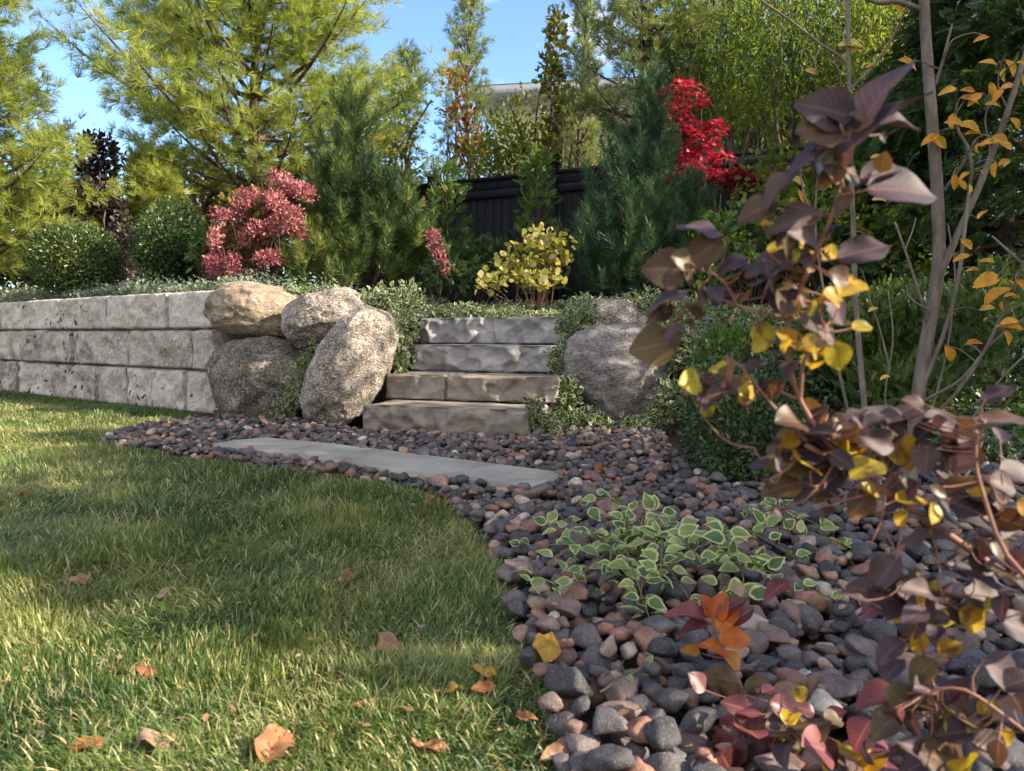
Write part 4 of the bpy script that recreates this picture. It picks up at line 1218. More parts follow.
shrub('panicle_shrub', 'few small pink flower heads right of the candle pine', 'shrub', (440,), [(433, 238, 6, 8, 6.5), (437, 250, 7, 7, 6.5), (444, 262, 5, 5, 6.4), (446, 272, 4, 4, 6.4)], 420, D4, .034, 'pink', seed=86, ybase=6.6, srad=.006, per=1, out=.9, tscale=5, foliage='flower_heads',
      second=('leaves', 160, OV, .06, 'box', [(440, 262, 16, 26, 6.6)]))
shoot_pine('candle_pine', 'tall dense dark pine with upright candle shoots left of the steps', gbase(352, 7.2),
           [(352, 118, 26, 36, 7.3), (345, 160, 36, 42, 7.2), (330, 210, 38, 48, 7.0), (372, 205, 38, 55, 7.0), (350, 255, 52, 34, 6.8), (398, 235, 34, 48, 6.9), (420, 255, 22, 40, 6.9), (312, 258, 24, 32, 6.7)], 560, .21, 'pine_dark', seed=91, w=.024, k=120)
shoot_pine('candle_pine', 'blue green pine of upright shoots right of the steps under the maple', gbase(632, 6.6),
           [(652, 92, 12, 34, 6.9), (650, 135, 26, 40, 6.8), (632, 185, 44, 45, 6.6), (612, 235, 48, 44, 6.4), (655, 235, 46, 48, 6.5), (690, 215, 24, 40, 6.6), (640, 268, 60, 26, 6.3)], 540, .21, 'pine_blue', seed=92, w=.024, k=120)
sp2 = [t_spray(9, .10, s + 5, .2) for s in range(3)]
pine('sapling', 'light green feathery sapling in front of the dark fence, left one', *gbase(447, 7.7), zpx(166, 7.7), .28, .9, 260, .11, .01, 'fern', seed=18, trad=.018, up=.30, whorl=.13, nb=5, sub=3, tpl=sp2, tw=.005, cat='sapling', foliage='foliage')
pine('sapling', 'light green feathery sapling beside the fence post, right one', *gbase(538, 7.6), zpx(158, 7.6), .24, 1.0, 260, .11, .01, 'fern', seed=19, trad=.014, up=.35, whorl=.13, nb=5, sub=3, tpl=sp2, tw=.005, cat='sapling', foliage='foliage')
shrub('evergreen_shrub', 'dark feathery low evergreen under the fence above the steps', 'shrub', (475,), [(470, 262, 34, 22, 7.0), (500, 258, 26, 18, 7.2), (455, 276, 30, 15, 6.6)], 1300, sp2[0], .085, 'hemlock', seed=93, ybase=7.0)
shrub('hydrangea', 'yellowing broad leaved shrub above the top step', 'shrub', (535,), [(534, 258, 30, 18, 6.2), (510, 272, 24, 13, 6.1), (556, 256, 14, 24, 6.2), (544, 240, 20, 12, 6.2), (488, 284, 18, 9, 5.9), (535, 280, 30, 10, 6.0)], 620, t_oval(.85, .04), .060, 'yellowgreen', seed=94, ybase=6.3, srad=.006, per=3, bark='twig_red')
LB = t_lobed(5)
mp = [(664, 98, 13, 13, 8.4), (684, 88, 15, 9, 8.4), (700, 100, 10, 8, 8.4), (680, 112, 14, 10, 8.4), (690, 128, 13, 12, 8.4), (716, 128, 13, 8, 8.3), (702, 142, 18, 10, 8.3), (684, 155, 16, 9, 8.3), (716, 158, 16, 8, 8.3), (700, 170, 22, 9, 8.2), (680, 178, 14, 8, 8.2), (722, 176, 12, 7, 8.2), (650, 140, 8, 12, 8.5), (660, 172, 8, 14, 8.4), (690, 192, 14, 6, 8.2)]
shrub('japanese_maple', 'bright red lacy maple in front of the dark fence', 'tree', (700,), mp, 1050, LB, .06, 'maple_red', seed=95, ybase=8.4, srad=.012, per=1, flat=.6, rough=.35, foliage='crown', stem='trunk', tscale=3)
shrub('japanese_maple', 'low dark crimson maple spreading right of the bright red one', 'tree', (752,), [(742, 178, 24, 8, 8.0), (764, 186, 22, 8, 7.9), (726, 182, 16, 7, 8.0), (780, 174, 14, 7, 8)], 640, LB, .06, 'maple_dark', seed=96, ybase=8.0, srad=.010, per=2, flat=.8, rough=.35, foliage='crown', stem='trunk')
shrub('leafy_shrub', 'pale green shrub right of the blue green pine', 'shrub', (715,), [(712, 240, 24, 30, 6.2), (735, 262, 26, 24, 6.0), (750, 225, 22, 26, 6.4), (700, 275, 20, 18, 5.9)], 900, OV, .07, 'fern', seed=97, ybase=6.2, second=('yellow_leaves', 120, OV, .07, 'lime', None))
shrub('leafy_shrub', 'mid green shrub behind the thin grey stems', 'shrub', (830,), [(800, 235, 50, 45, 6.6), (850, 215, 50, 60, 6.8), (890, 260, 45, 45, 6.4), (780, 190, 40, 40, 7.2)], 2600, OV, .075, 'willow', seed=98, ybase=6.8)
shrub('juniper_shrub', 'feathery green juniper behind the grey tree stem', 'shrub', (905,), [(860, 330, 50, 42, 4.3), (915, 335, 55, 52, 4.3), (960, 345, 50, 55, 4.0), (820, 350, 34, 34, 4.2), (990, 310, 40, 45, 4.2), (900, 385, 60, 30, 3.9)], 5200, sp2[1], .065, 'juniper', seed=99, ybase=4.3, up=.9, tscale=2.5)
shrub('box_shrub', 'dark small leaved box shrub at the pebbles behind the purple bush', 'shrub', (748,), [(745, 418, 44, 56, 3.0), (722, 392, 30, 38, 3.1), (772, 448, 36, 40, 2.95), (728, 455, 30, 34, 2.9), (770, 390, 36, 36, 3.1), (702, 430, 22, 46, 3.1), (690, 400, 16, 30, 3.3)], 6400, D4, .026, 'box', seed=100, ybase=2.95, shell=.35, rough=.18, srad=.008, tscale=6)
shrub('box_shrub', 'light green young box shrub behind the dark one', 'shrub', (728,), [(722, 350, 22, 26, 3.5), (742, 338, 16, 16, 3.6), (705, 365, 16, 16, 3.5)], 900, D4, .032, 'fern', seed=101, ybase=3.5, srad=.006, up=.8)

# ------------------------------------------------------------------ ground cover and trailing evergreens
VG = t_varieg(.6, 8)
def cover(name, P, size, mat, tpl, seed, upn=1.6):
    n = len(P); g = G()
    g.inst(tpl, P, unit(rand_dirs(n) + [0, 0, .35]), unit(rand_dirs(n) * .7 + [0, -.25, upn * .6]), size * (.6 + .7 * RNG.random(n)), tints(P, 4, seed))
    o = g.build(name, M[mat]); tag(o, kind='stuff')
n = 22000
s = RNG.random(n) * 8.6 - .15; off = .20 + 1.5 * RNG.random(n) ** 1.4
nrm = np.array([-wall_dir[1], wall_dir[0]]); nrm = nrm if nrm[1] > 0 else -nrm
XY = WB + wall_dir * s[:, None] + nrm * off[:, None]
hgt = (.19 + .11 * vnoise(np.c_[XY, 0 * s], 2.6, 5) + .05 * vnoise(np.c_[XY, 0 * s], 7, 6)) * np.clip((off - .12) / .3, .25, 1)
P = np.c_[XY, np.maximum(terr(XY[:, 0], XY[:, 1]), .93 * (off < .42)) + np.clip(hgt, .015, 1) * RNG.random(n) ** .6]
cover('sage_ground_cover', P, .036, 'sage', t_oval(.5), 111)
n = 30000
XY = np.c_[RNG.random(n) * 4.6 - 1.75, 4.9 + RNG.random(n) ** 1.2 * 2.6]
XY[:, 1] += .25 * np.clip(-.9 - XY[:, 0], 0, 3)
# leave the top step clear
a_, b_ = at(418, 318, 5.45)[:2], at(569, 319, 5.15)[:2]
ax_ = unit(b_ - a_); bk_ = np.array([-ax_[1], ax_[0]])
u = (XY - a_) @ ax_; v = (XY - a_) @ bk_
clear = (u > -.02) & (u < np.linalg.norm(b_ - a_) - .06) & (v < .30)
tz = terr(XY[:, 0], XY[:, 1])
ok = ~clear & (tz > .3)
XY, tz = XY[ok], tz[ok]; n = len(XY)
hgt = .11 + .09 * vnoise(np.c_[XY, tz], 2.4, 15) + .06 * vnoise(np.c_[XY, tz], 6, 16)
cover('ivy_ground_cover', np.c_[XY, tz + np.clip(hgt, .03, 1) * RNG.random(n) ** .5], .040, 'euon', VG, 112)
n = 20000
XY = np.c_[1.25 + RNG.random(n) * 3.2, 3.15 + RNG.random(n) * 2.6]
XY = XY[vnoise(np.c_[XY, 0 * XY[:, 0]], 2.2, 33) > -.8]; n = len(XY)
cover('low_ground_cover', np.c_[XY, terr(XY[:, 0], XY[:, 1]) + .012 + .12 * RNG.random(n) ** 1.5], .038, 'box', OV, 113)
def trailing(label, base, clumps, n, size, seed, group='variegated evergreens trailing beside the steps', Yb=None):
    return shrub('trailing_evergreen', label, 'plant', base, clumps, n, VG, size, 'euon', bark='vine', seed=seed, srad=.004, per=3, ybase=Yb, group=group, out=.7, up=.1, shell=.5, rough=.45, tscale=5, stem='vines')
trailing('variegated evergreen spilling between the leaning boulder and the left ends of the steps', (400,), [(402, 330, 18, 36, 5.0), (398, 362, 11, 20, 4.85), (385, 300, 24, 16, 5.2), (408, 300, 18, 18, 5.25), (392, 345, 12, 30, 4.85)], 1500, .042, 121, Yb=5.3)
trailing('variegated evergreen climbing the right ends of the steps', (575,), [(570, 330, 13, 26, 5.0), (562, 365, 13, 24, 4.75), (548, 402, 18, 18, 4.5), (560, 425, 24, 14, 4.4), (536, 412, 14, 14, 4.05), (548, 428, 20, 12, 4.1), (566, 400, 14, 26, 4.45), (578, 310, 16, 14, 5.2)], 2100, .042, 122, Yb=5.1)
trailing('variegated evergreen along the foot of the domed boulder', (620,), [(600, 428, 22, 10, 4.3), (630, 428, 24, 11, 4.25), (655, 418, 18, 16, 4.3), (668, 400, 16, 24, 4.3), (585, 420, 16, 14, 4.3)], 800, .042, 123, Yb=4.45)
trailing('variegated evergreen draped over the half buried pale boulder', (640,), [(655, 326, 16, 10, 4.8), (672, 350, 18, 30, 4.65), (680, 320, 26, 20, 4.9), (640, 302, 30, 10, 5.2), (690, 350, 20, 30, 4.6), (612, 330, 34, 5, 4.98), (590, 318, 10, 14, 5.0)], 1350, .042, 124, Yb=5.1)
trailing('variegated evergreen growing up the front of the dark weathered boulder', (290,), [(286, 408, 14, 9, 4.8), (298, 392, 16, 14, 4.8), (304, 372, 10, 14, 4.85), (275, 415, 8, 5, 4.75), (312, 355, 8, 12, 4.9)], 480, .042, 125, Yb=4.9)
trailing('little variegated sprig where the block wall meets the dark boulder', (221,), [(221, 408, 5, 9, 5.2), (219, 396, 3, 4, 5.2)], 34, .04, 126, Yb=5.3)

# variegated plant trailing over the pebbles
vb = gnd(690, 575)
vt = thing('trailing_evergreen', 'broad leaved variegated plant sprawling over the pebbles in front', 'plant', vb, 'variegated evergreens trailing beside the steps')
gs = G(); LP, LX, LN, LS = [], [], [], []
VV = t_varieg(.66, 12, .10, .18)
rr = np.random.default_rng(77)
tips = [(520, 545, .05), (530, 580, .05), (560, 600, .05), (545, 525, .04), (575, 560, .06), (600, 590, .05), (590, 535, .06), (625, 545, .07), (645, 530, .09), (665, 520, .08), (690, 530, .1), (720, 535, .1), (745, 518, .07), (775, 520, .07), (800, 525, .06), (830, 530, .05), (845, 545, .05), (760, 560, .07), (720, 590, .06), (770, 592, .05), (690, 600, .05), (640, 600, .06), (660, 575, .12), (700, 560, .13), (730, 560, .11), (610, 570, .09), (800, 560, .06), (650, 620, .05), (835, 600, .05), (575, 520, .05), (745, 600, .05), (680, 545, .13), (620, 520, .06)]
roots = [gnd(690, 572), gnd(640, 570), gnd(760, 555), gnd(670, 560)]
for q, (tx, ty, tz_) in enumerate(tips):
    tip = gnd(tx, ty, tz_)
    root = min(roots, key=lambda r_: np.linalg.norm(r_ - tip)) + np.array([rr.normal() * .05, rr.normal() * .05, .02])
    L = np.linalg.norm(tip - root)
    mid = (root + tip) / 2 + [rr.normal() * .05, rr.normal() * .05, .03 + .06 * rr.random()]
    pts = curve([root, mid, tip], 9)
    tube(gs, pts, np.linspace(.0026, .0014, 9), 5)
    m = max(2, int(L / .048))
    for k in range(m):
        f = (k + .7) / m * 8; i = min(int(f), 7)
        p = pts[i] + (pts[i + 1] - pts[i]) * (f - i); d = unit(pts[i + 1] - pts[i])
        sd = np.cross(d, [0, 0, 1.])
        for sg in (-1, 1):
            if rr.random() < .16: continue
            ld = unit(d * .45 + sg * sd * (.7 + .3 * rr.random()) + [0, 0, .05 + .6 * rr.random()] + rr.normal(size=3) * .25)
            LP.append(p + ld * .008); LX.append(ld); LN.append(unit(np.array([rr.normal() * .45, rr.normal() * .45 - .55, 1]))); LS.append(.046 * (.65 + .6 * rr.random()))
    for sg in range(2):
        ld = unit(pts[-1] - pts[-3] + rr.normal(size=3) * .03 + [0, 0, .02]); LP.append(tip); LX.append(unit(ld + [rr.normal() * .5, rr.normal() * .5, .4])); LN.append(unit(np.array([rr.normal() * .4, -.6 + rr.normal() * .4, 1]))); LS.append(.030 * (.8 + .4 * rr.random()))
gs.build('vines', M['vine'], vt)
g = G(); g.inst(VV, np.array(LP), np.array(LX), np.array(LN), np.array(LS)); g.build('leaves', M['vinca'], vt)
# one long thin runner arching towards the camera
rt = thing('vine_runner', 'thin yellow green runner with tiny leaves arching over the front pebbles', 'plant', gnd(600, 690))
pts = curve([gnd(600, 692, .045), gnd(640, 668, .06), at(672, 640, 1.42), at(702, 618, 1.48), gnd(735, 596, .08)], 18)
g = G(); tube(g, pts, np.linspace(.0022, .0014, 18), 5)
tube(g, curve([gnd(618, 672, .05), at(635, 640, 1.45), at(650, 622, 1.5), at(660, 615, 1.5)], 8), .0014, 5)
g.build('stem', M['vine'], rt)
g = G(); ii = [3, 5, 8, 9, 12, 15]
g.inst(VV, pts[ii], unit(rand_dirs(6) + [0, 0, .6]), rand_dirs(6) + [0, -.5, 1.2], np.array([.014, .018, .02, .03, .03, .034]), np.full(6, .9)); g.build('leaves', M['vinca'], rt)

# ------------------------------------------------------------------ slender grey-barked tree at the right
def chain(*pp): return [at(a, b, c) for (a, b, c) in pp]
tb = gnd(908, 505)
ORL = t_big(.5, 6, 4, .14, .25, .02, 1.0)
LEAF_BASES = []
def leaf_set(g, items, tpl, size_k=1.0):
    """items: (base px, base py, tip px, tip py, Y, roll deg); the leaf's length is what the two points span"""
    for it in items:
        bx, by, tx, ty, Y, roll = it[:6]
        b, t = at(bx, by, Y), at(tx, ty, Y * (it[6] if len(it) > 6 else 1.0))
        X_ = t - b; L = np.linalg.norm(X_); X_ = X_ / L
        c = unit(np.array([0, 0, CAM_Z]) - b); c = unit(c - (c @ X_) * X_)
        s = np.cross(X_, c)
        if s[2] < 0: s = -s
        N_ = math.cos(R(roll)) * c + math.sin(R(roll)) * s
        LEAF_BASES.append((b, X_, L))
        g.inst(tpl, [b], [X_], [N_], L * size_k, np.array([RNG.random()]))
sa = thing('slender_tree', 'young tree with the thickest pale grey stem and scattered orange leaves at the right', 'tree', tb)
g = G()
tube(g, curve([tb + [0, 0, -.03]] + chain((915, 420, 2.55), (925, 350, 2.55), (938, 270, 2.55), (937, 190, 2.55), (931, 110, 2.55), (926, 40, 2.55), (922, -40, 2.55), (915, -160, 2.6)), 30), np.linspace(.0245, .0145, 30), 12)
g.build('trunk', M['bark_grey'], sa)
g = G(); BRP = []
for pp, r0, r1 in (([(934, 290, 2.55), (955, 240, 2.52), (982, 180, 2.5), (1008, 110, 2.5), (1030, 40, 2.5)], .012, .009),
                   ([(918, 395, 2.55), (940, 345, 2.5), (958, 280, 2.45), (966, 215, 2.45), (972, 160, 2.45), (958, 130, 2.45), (955, 115, 2.45)], .008, .004),
                   ([(926, 12, 2.55), (900, 2, 2.55), (880, 3, 2.55), (860, -4, 2.55)], .010, .006),
                   ([(935, 85, 2.55), (943, 60, 2.53), (948, 40, 2.52), (952, 25, 2.52)], .006, .003), ([(943, 60, 2.53), (951, 42, 2.5), (960, 36, 2.5)], .004, .002),
                   ([(945, 190, 2.5), (962, 165, 2.45), (975, 140, 2.45)], .006, .003),
                   ([(912, 430, 2.55), (950, 400, 2.45), (985, 350, 2.4), (1012, 290, 2.35), (1024, 262, 2.3)], .007, .004),
                   ([(1024, 265, 2.4), (1005, 248, 2.4), (992, 236, 2.4)], .005, .003),
                   ([(925, 400, 2.5), (960, 380, 2.4), (990, 345, 2.35), (1024, 318, 2.3)], .006, .003),
                   ([(905, 480, 2.55), (935, 400, 2.5), (950, 330, 2.5), (955, 270, 2.5), (948, 225, 2.5)], .005, .002), ([(915, 470, 2.55), (970, 420, 2.45), (1000, 380, 2.4), (1030, 350, 2.4)], .005, .003),
                   ([(895, 470, 2.6), (885, 400, 2.6), (893, 340, 2.6), (888, 290, 2.6)], .004, .002), ([(982, 180, 2.5), (990, 150, 2.5), (985, 120, 2.5), (992, 96, 2.5)], .004, .002), ([(1008, 110, 2.5), (998, 85, 2.5), (1002, 60, 2.5)], .003, .0015),
                   ([(930, 330, 2.55), (918, 290, 2.5), (905, 250, 2.5), (895, 222, 2.5)], .006, .003), ([(905, 250, 2.5), (912, 232, 2.5), (916, 218, 2.5)], .003, .002),
                   ([(930, 310, 2.5), (912, 300, 2.5), (906, 285, 2.5)], .004, .002)):
    tube(g, curve(chain(*pp), 12), np.linspace(r0, r1, 12), 7); BRP.extend(curve(chain(*pp), 60))
gbr = g
LEAF_BASES.clear()
g = G()
leaf_set(g, [(940, 135, 922, 142, 2.5, 40), (930, 138, 950, 146, 2.5, 30), (955, 112, 950, 128, 2.45, 25), (960, 98, 983, 100, 2.45, 55), (958, 125, 985, 128, 2.45, 50), (965, 135, 982, 130, 2.45, 60), (985, 105, 1003, 103, 2.45, 60), (990, 82, 994, 96, 2.45, 20), (1010, 118, 1022, 128, 2.45, 40), (966, 190, 958, 178, 2.45, 40), (1000, 325, 1024, 318, 2.3, 50), (985, 305, 1010, 282, 2.35, 45), (1024, 330, 1000, 322, 2.3, 60), (960, 240, 975, 248, 2.4, 30), (1005, 60, 1018, 75, 2.45, 50), (1012, 150, 1000, 140, 2.45, 45),
             (898, 60, 920, 66, 2.5, 60), (1015, 280, 1030, 290, 2.3, 40), (945, 345, 955, 362, 2.4, 20), (965, 345, 985, 340, 2.4, 50), (975, 92, 962, 88, 2.45, 45), (1000, 90, 1014, 84, 2.45, 45)], ORL)
r5 = np.random.default_rng(55)
for q in range(34):
    bx, by = [(1000 + r5.normal() * 16, 110 + r5.normal() * 40), (965 + r5.normal() * 16, 140 + r5.normal() * 40), (1005 + r5.normal() * 16, 300 + r5.normal() * 26)][q % 3]
    d_ = r5.random() * 6.283; L_ = 12 + 14 * r5.random()
    leaf_set(g, [(bx, by, bx + L_ * math.cos(d_), by + L_ * .6 * math.sin(d_) + 3, 2.4 + r5.normal() * .06, 25 + 45 * r5.random())], ORL)
g.build('leaves', M['orange_leaf'], sa)
BRA = np.array(BRP)
for (b, X_, L) in LEAF_BASES:
    d_ = np.linalg.norm(BRA - b, axis=1); k = int(np.argmin(d_))
    if d_[k] < .22: tube(gbr, curve([BRA[k], BRA[k] * .5 + b * .5 + [0, 0, .012], b, b + X_ * L * .1], 7), np.linspace(.0022, .0009, 7), 5)
gbr.build('branches', M['bark_grey'], sa)
sb_ = gnd(868, 497)
sbt = thing('slender_tree', 'thin grey sapling stem with sparse yellow leaves behind the purple bush', 'tree', sb_)
g = G()
tube(g, curve([sb_ + [0, 0, -.03]] + chain((866, 430, 2.6), (860, 360, 2.6), (855, 290, 2.6), (853, 220, 2.6), (850, 150, 2.6), (849, 90, 2.6), (848, 20, 2.6), (846, -60, 2.6)), 24), np.linspace(.011, .0065, 24), 9)
g.build('trunk', M['bark_grey'], sbt)
g = G()
for pp, r0, r1 in (([(850, 66, 2.6), (838, 55, 2.6), (822, 45, 2.6), (800, 28, 2.6), (778, 12, 2.6), (760, 0, 2.6)], .006, .003),
                   ([(851, 88, 2.6), (868, 72, 2.6), (885, 50, 2.6), (905, 12, 2.6), (915, -10, 2.6)], .006, .003),
                   ([(850, 112, 2.6), (842, 95, 2.6), (839, 70, 2.6), (828, 58, 2.6)], .004, .002),
                   ([(822, 45, 2.6), (815, 60, 2.6), (818, 75, 2.6)], .003, .002),
                   ([(890, 370, 2.6), (880, 330, 2.6), (870, 300, 2.6), (862, 270, 2.6)], .004, .002),
                   ([(868, 470, 2.6), (845, 400, 2.5), (832, 330, 2.5), (820, 270, 2.5), (815, 220, 2.5), (818, 170, 2.5)], .006, .003), ([(815, 220, 2.5), (803, 190, 2.5), (800, 160, 2.5)], .004, .002)):
    tube(g, curve(chain(*pp), 12), np.linspace(r0, r1, 12), 6)
g.build('branches', M['bark_grey'], sbt)
g = G()
leaf_set(g, [(838, 46, 868, 42, 2.6, 62), (866, 48, 842, 52, 2.6, 70), (866, 68, 880, 62, 2.6, 60), (805, 70, 818, 72, 2.6, 30), (870, 158, 886, 156, 2.55, 50), (788, 178, 808, 184, 2.5, 50), (820, 178, 834, 186, 2.5, 40), (798, 190, 806, 202, 2.5, 30), (872, 200, 888, 198, 2.5, 50), (868, 312, 878, 306, 2.55, 40), (880, 380, 890, 374, 2.5, 40), (860, 245, 880, 252, 2.5, 50), (800, 205, 790, 215, 2.5, 40), (890, 2, 905, 12, 2.55, 40)], ORL)
g.build('leaves', M['gold_leaf'], sbt)

# ------------------------------------------------------------------ purple smoke bush in the foreground
SB = thing('smoke_bush', 'out of focus purple leaved bush with yellow tinted leaves in the right foreground', 'shrub', gnd(1075, 700))
gsm = G()
STEM_PTS = []
LEAF_BASES.clear()
def stem(pp, r0, r1, n=14, sd=7):
    p = curve(chain(*pp), n); tube(gsm, p, np.linspace(r0, r1, n) * .78, sd); STEM_PTS.extend(curve(p, n * 4)); return p
S1 = stem([(1120, 640, .78), (1030, 590, .74), (963, 545, .70), (905, 505, .69), (849, 471, .68), (806, 445, .66)], .0058, .0032, 18)
p0 = curve([gnd(1110, 800), at(1118, 720, .80), at(1120, 640, .78)], 8); tube(gsm, p0, np.linspace(.008, .006, 8), 8)
S2 = stem([(849, 471, .68), (820, 432, .66), (800, 400, .66), (787, 350, .65), (792, 310, .65), (812, 262, .64), (832, 215, .63), (845, 165, .62), (850, 130, .62)], .0036, .0018, 22)
S2b = stem([(800, 400, .66), (803, 365, .65), (812, 345, .65), (825, 325, .64)], .0026, .0014, 8)
S3 = stem([(790, 320, .65), (765, 313, .65), (738, 306, .66), (712, 298, .67), (687, 312, .68), (662, 330, .69)], .0020, .0010, 12)
S3b = stem([(738, 306, .66), (722, 280, .66), (700, 268, .67), (680, 262, .68)], .0014, .0009, 8)
S4 = stem([(806, 440, .66), (785, 420, .66), (760, 390, .66), (742, 368, .66), (726, 356, .66)], .0022, .0013, 10)
S4b = stem([(800, 400, .66), (775, 390, .66), (755, 385, .67), (735, 378, .67)], .0018, .0010, 8)
S4c = stem([(754, 448, .66), (728, 442, .67), (706, 420, .68), (692, 396, .69)], .0012, .0008, 8)
S5 = stem([(965, 800, .70), (948, 771, .70), (940, 720, .70), (930, 674, .69), (918, 630, .68), (905, 590, .68)], .0030, .0018, 12)
S6 = stem([(900, 800, .85), (854, 771, .88), (805, 724, .95), (775, 705, .98), (745, 695, 1.0)], .0036, .0018, 12)
S7 = stem([(1075, 620, .62), (1010, 560, .62), (985, 500, .63), (975, 455, .64), (985, 420, .64)], .003, .0016, 12)
S8 = stem([(1060, 760, .64), (1010, 720, .64), (965, 690, .65), (930, 690, .66)], .0026, .0014, 10)
for (a_, b_, Y_) in (((870, 505), (905, 580), .68), ((900, 505), (895, 560), .68), ((885, 495), (870, 545), .67), ((800, 455), (770, 480), .66), ((905, 510), (955, 488), .68), ((880, 490), (845, 500), .67), ((835, 460), (805, 500), .66), ((960, 545), (1005, 505), .68), ((930, 530), (940, 590), .68)):
    stem([(*a_, Y_), ((a_[0] + b_[0]) / 2 + 4, (a_[1] + b_[1]) / 2, Y_), (*b_, Y_ * .99)], .0014, .0008, 5)
leafs = {k: G() for k in ('smoke_purple', 'smoke_brown', 'smoke_yellow', 'smoke_red')}
BIG = [t_big(.78, 8, 6, .10, .22, .03, .78), t_big(.66, 8, 6, .16, .30, .05, .85), t_big(.72, 8, 6, .05, .12, .06, .8)]
BIG2 = [t_big(.78, 8, 6, .10, .22, .03, .78), t_big(.95, 8, 6, .08, .15, .03, .8)]
def put(mk, items, wide=False):
    for it in items:
        leaf_set(leafs[mk], [it], (BIG2 if wide else BIG)[int(RNG.integers(0, 2 if wide else 3))], .78 if it[1] > 385 and mk == 'smoke_brown' else .95)
put('smoke_purple', [
    (855, 118, 797, 98, .62, 25), (858, 132, 903, 44, .62, 62), (856, 145, 924, 74, .61, 74), (862, 128, 926, 112, .62, 62), (868, 190, 947, 184, .61, 48), (862, 182, 906, 156, .62, 40),
    (828, 150, 784, 168, .62, 70), (798, 172, 756, 202, .63, 62), (822, 212, 768, 224, .63, 55), (724, 236, 676, 220, .66, 72), (690, 290, 642, 308, .68, 72), (748, 258, 714, 270, .66, 55),
    (792, 256, 742, 272, .65, 55), (816, 214, 772, 236, .64, 55), (838, 258, 894, 240, .63, 40), (825, 296, 850, 324, .65, 45), (800, 318, 842, 342, .64, 62), (745, 372, 768, 356, .66, 50),
    (905, 432, 866, 404, .68, 52), (888, 424, 938, 404, .68, 55), (922, 418, 978, 440, .68, 55), (938, 442, 990, 450, .68, 55), (872, 440, 818, 424, .68, 55), (848, 442, 788, 430, .68, 60),
    (828, 452, 772, 446, .67, 45), (848, 470, 790, 494, .68, 35), (880, 452, 902, 482, .68, 40), (930, 455, 970, 482, .68, 40), (984, 402, 1014, 382, .64, 40), (976, 424, 1030, 412, .64, 60), (962, 492, 1014, 502, .68, 45),
    (950, 502, 1024, 528, .67, 50), (900, 556, 866, 592, .68, 25), (902, 602, 850, 582, .68, 30), (945, 562, 988, 577, .68, 35), (962, 592, 1014, 604, .68, 35), (930, 592, 898, 642, .68, 20), (905, 640, 872, 662, .68, 30),
    (960, 722, 1004, 702, .66, 35), (972, 742, 1024, 762, .65, 25), (940, 752, 896, 776, .66, 25), (1000, 690, 1040, 668, .65, 40), (1010, 560, 1050, 590, .66, 30), (1000, 620, 1050, 640, .66, 35), (985, 660, 1030, 690, .66, 35), (905, 545, 945, 525, .68, 60), (1000, 470, 1050, 480, .66, 55), (890, 470, 850, 455, .68, 60), (915, 480, 880, 510, .68, 40), (860, 590, 900, 570, .69, 50), (1000, 585, 960, 560, .67, 60)])
put('smoke_brown', [
    (850, 128, 796, 126, .62, 35), (776, 202, 736, 218, .64, 35), (720, 240, 682, 266, .66, 12), (688, 270, 640, 268, .68, 15), (672, 304, 646, 322, .69, 15), (675, 342, 627, 350, .69, 15),
    (845, 168, 815, 185, .62, 40), (850, 190, 835, 215, .62, 40), (800, 300, 770, 285, .65, 50), (812, 466, 756, 460, .67, 35), (802, 482, 750, 492, .67, 30), (872, 492, 842, 522, .67, 20), (700, 372, 682, 395, .68, 30), (715, 395, 692, 412, .67, 30), (740, 392, 722, 372, .66, 35),
    (930, 702, 868, 702, .67, 55), (900, 712, 860, 744, .67, 30), (990, 540, 1020, 560, .66, 35), (835, 345, 808, 360, .65, 40), (935, 660, 900, 690, .67, 30), (680, 330, 660, 345, .69, 20)], True)
put('smoke_yellow', [
    (800, 302, 774, 312, .65, 25), (756, 322, 771, 350, .65, 12), (852, 328, 875, 324, .65, 40), (834, 342, 843, 372, .64, 20), (826, 345, 808, 368, .65, 30), (715, 384, 712, 406, .67, 20), (738, 388, 752, 396, .66, 20), (704, 402, 712, 418, .67, 20), (740, 392, 748, 406, .66, 25),
    (906, 460, 884, 446, .68, 40), (900, 440, 922, 452, .68, 35), (914, 446, 906, 472, .68, 30), (860, 486, 884, 494, .67, 50), (895, 512, 908, 526, .67, 25), (858, 450, 838, 440, .67, 45), (870, 442, 856, 452, .67, 40),
    (960, 610, 990, 628, .68, 15), (935, 612, 952, 626, .68, 20), (915, 630, 926, 658, .68, 25), (888, 610, 905, 622, .68, 30), (945, 716, 966, 736, .66, 20), (978, 712, 1000, 702, .66, 20), (1000, 730, 1016, 748, .66, 20), (896, 500, 930, 496, .67, 50), (970, 495, 990, 485, .67, 40),
    (940, 655, 962, 640, .68, 35), (985, 700, 998, 720, .66, 25), (905, 640, 892, 652, .68, 20), (795, 700, 806, 686, .97, 20), (790, 730, 802, 760, .95, 30), (780, 712, 795, 725, .96, 30), (1018, 500, 1034, 515, .66, 30), (824, 300, 845, 296, .64, 45), (765, 340, 752, 352, .65, 20), (860, 740, 875, 752, .8, 25), (948, 700, 938, 716, .67, 25)], True)
put('smoke_red', [
    (752, 712, 722, 700, .98, 20), (742, 732, 712, 772, .97, 15), (760, 735, 792, 762, .97, 15), (770, 702, 802, 716, .97, 25), (748, 738, 770, 718, .98, 10), (735, 715, 725, 745, .98, 20), (900, 690, 852, 700, .70, 50), (870, 720, 850, 752, .76, 30), (705, 690, 690, 672, 1.0, 35), (880, 600, 860, 618, .70, 45), (720, 752, 742, 790, .95, 20), (790, 580, 760, 598, .8, 60), (820, 745, 842, 768, .84, 30), (960, 690, 935, 705, .67, 45)], True)
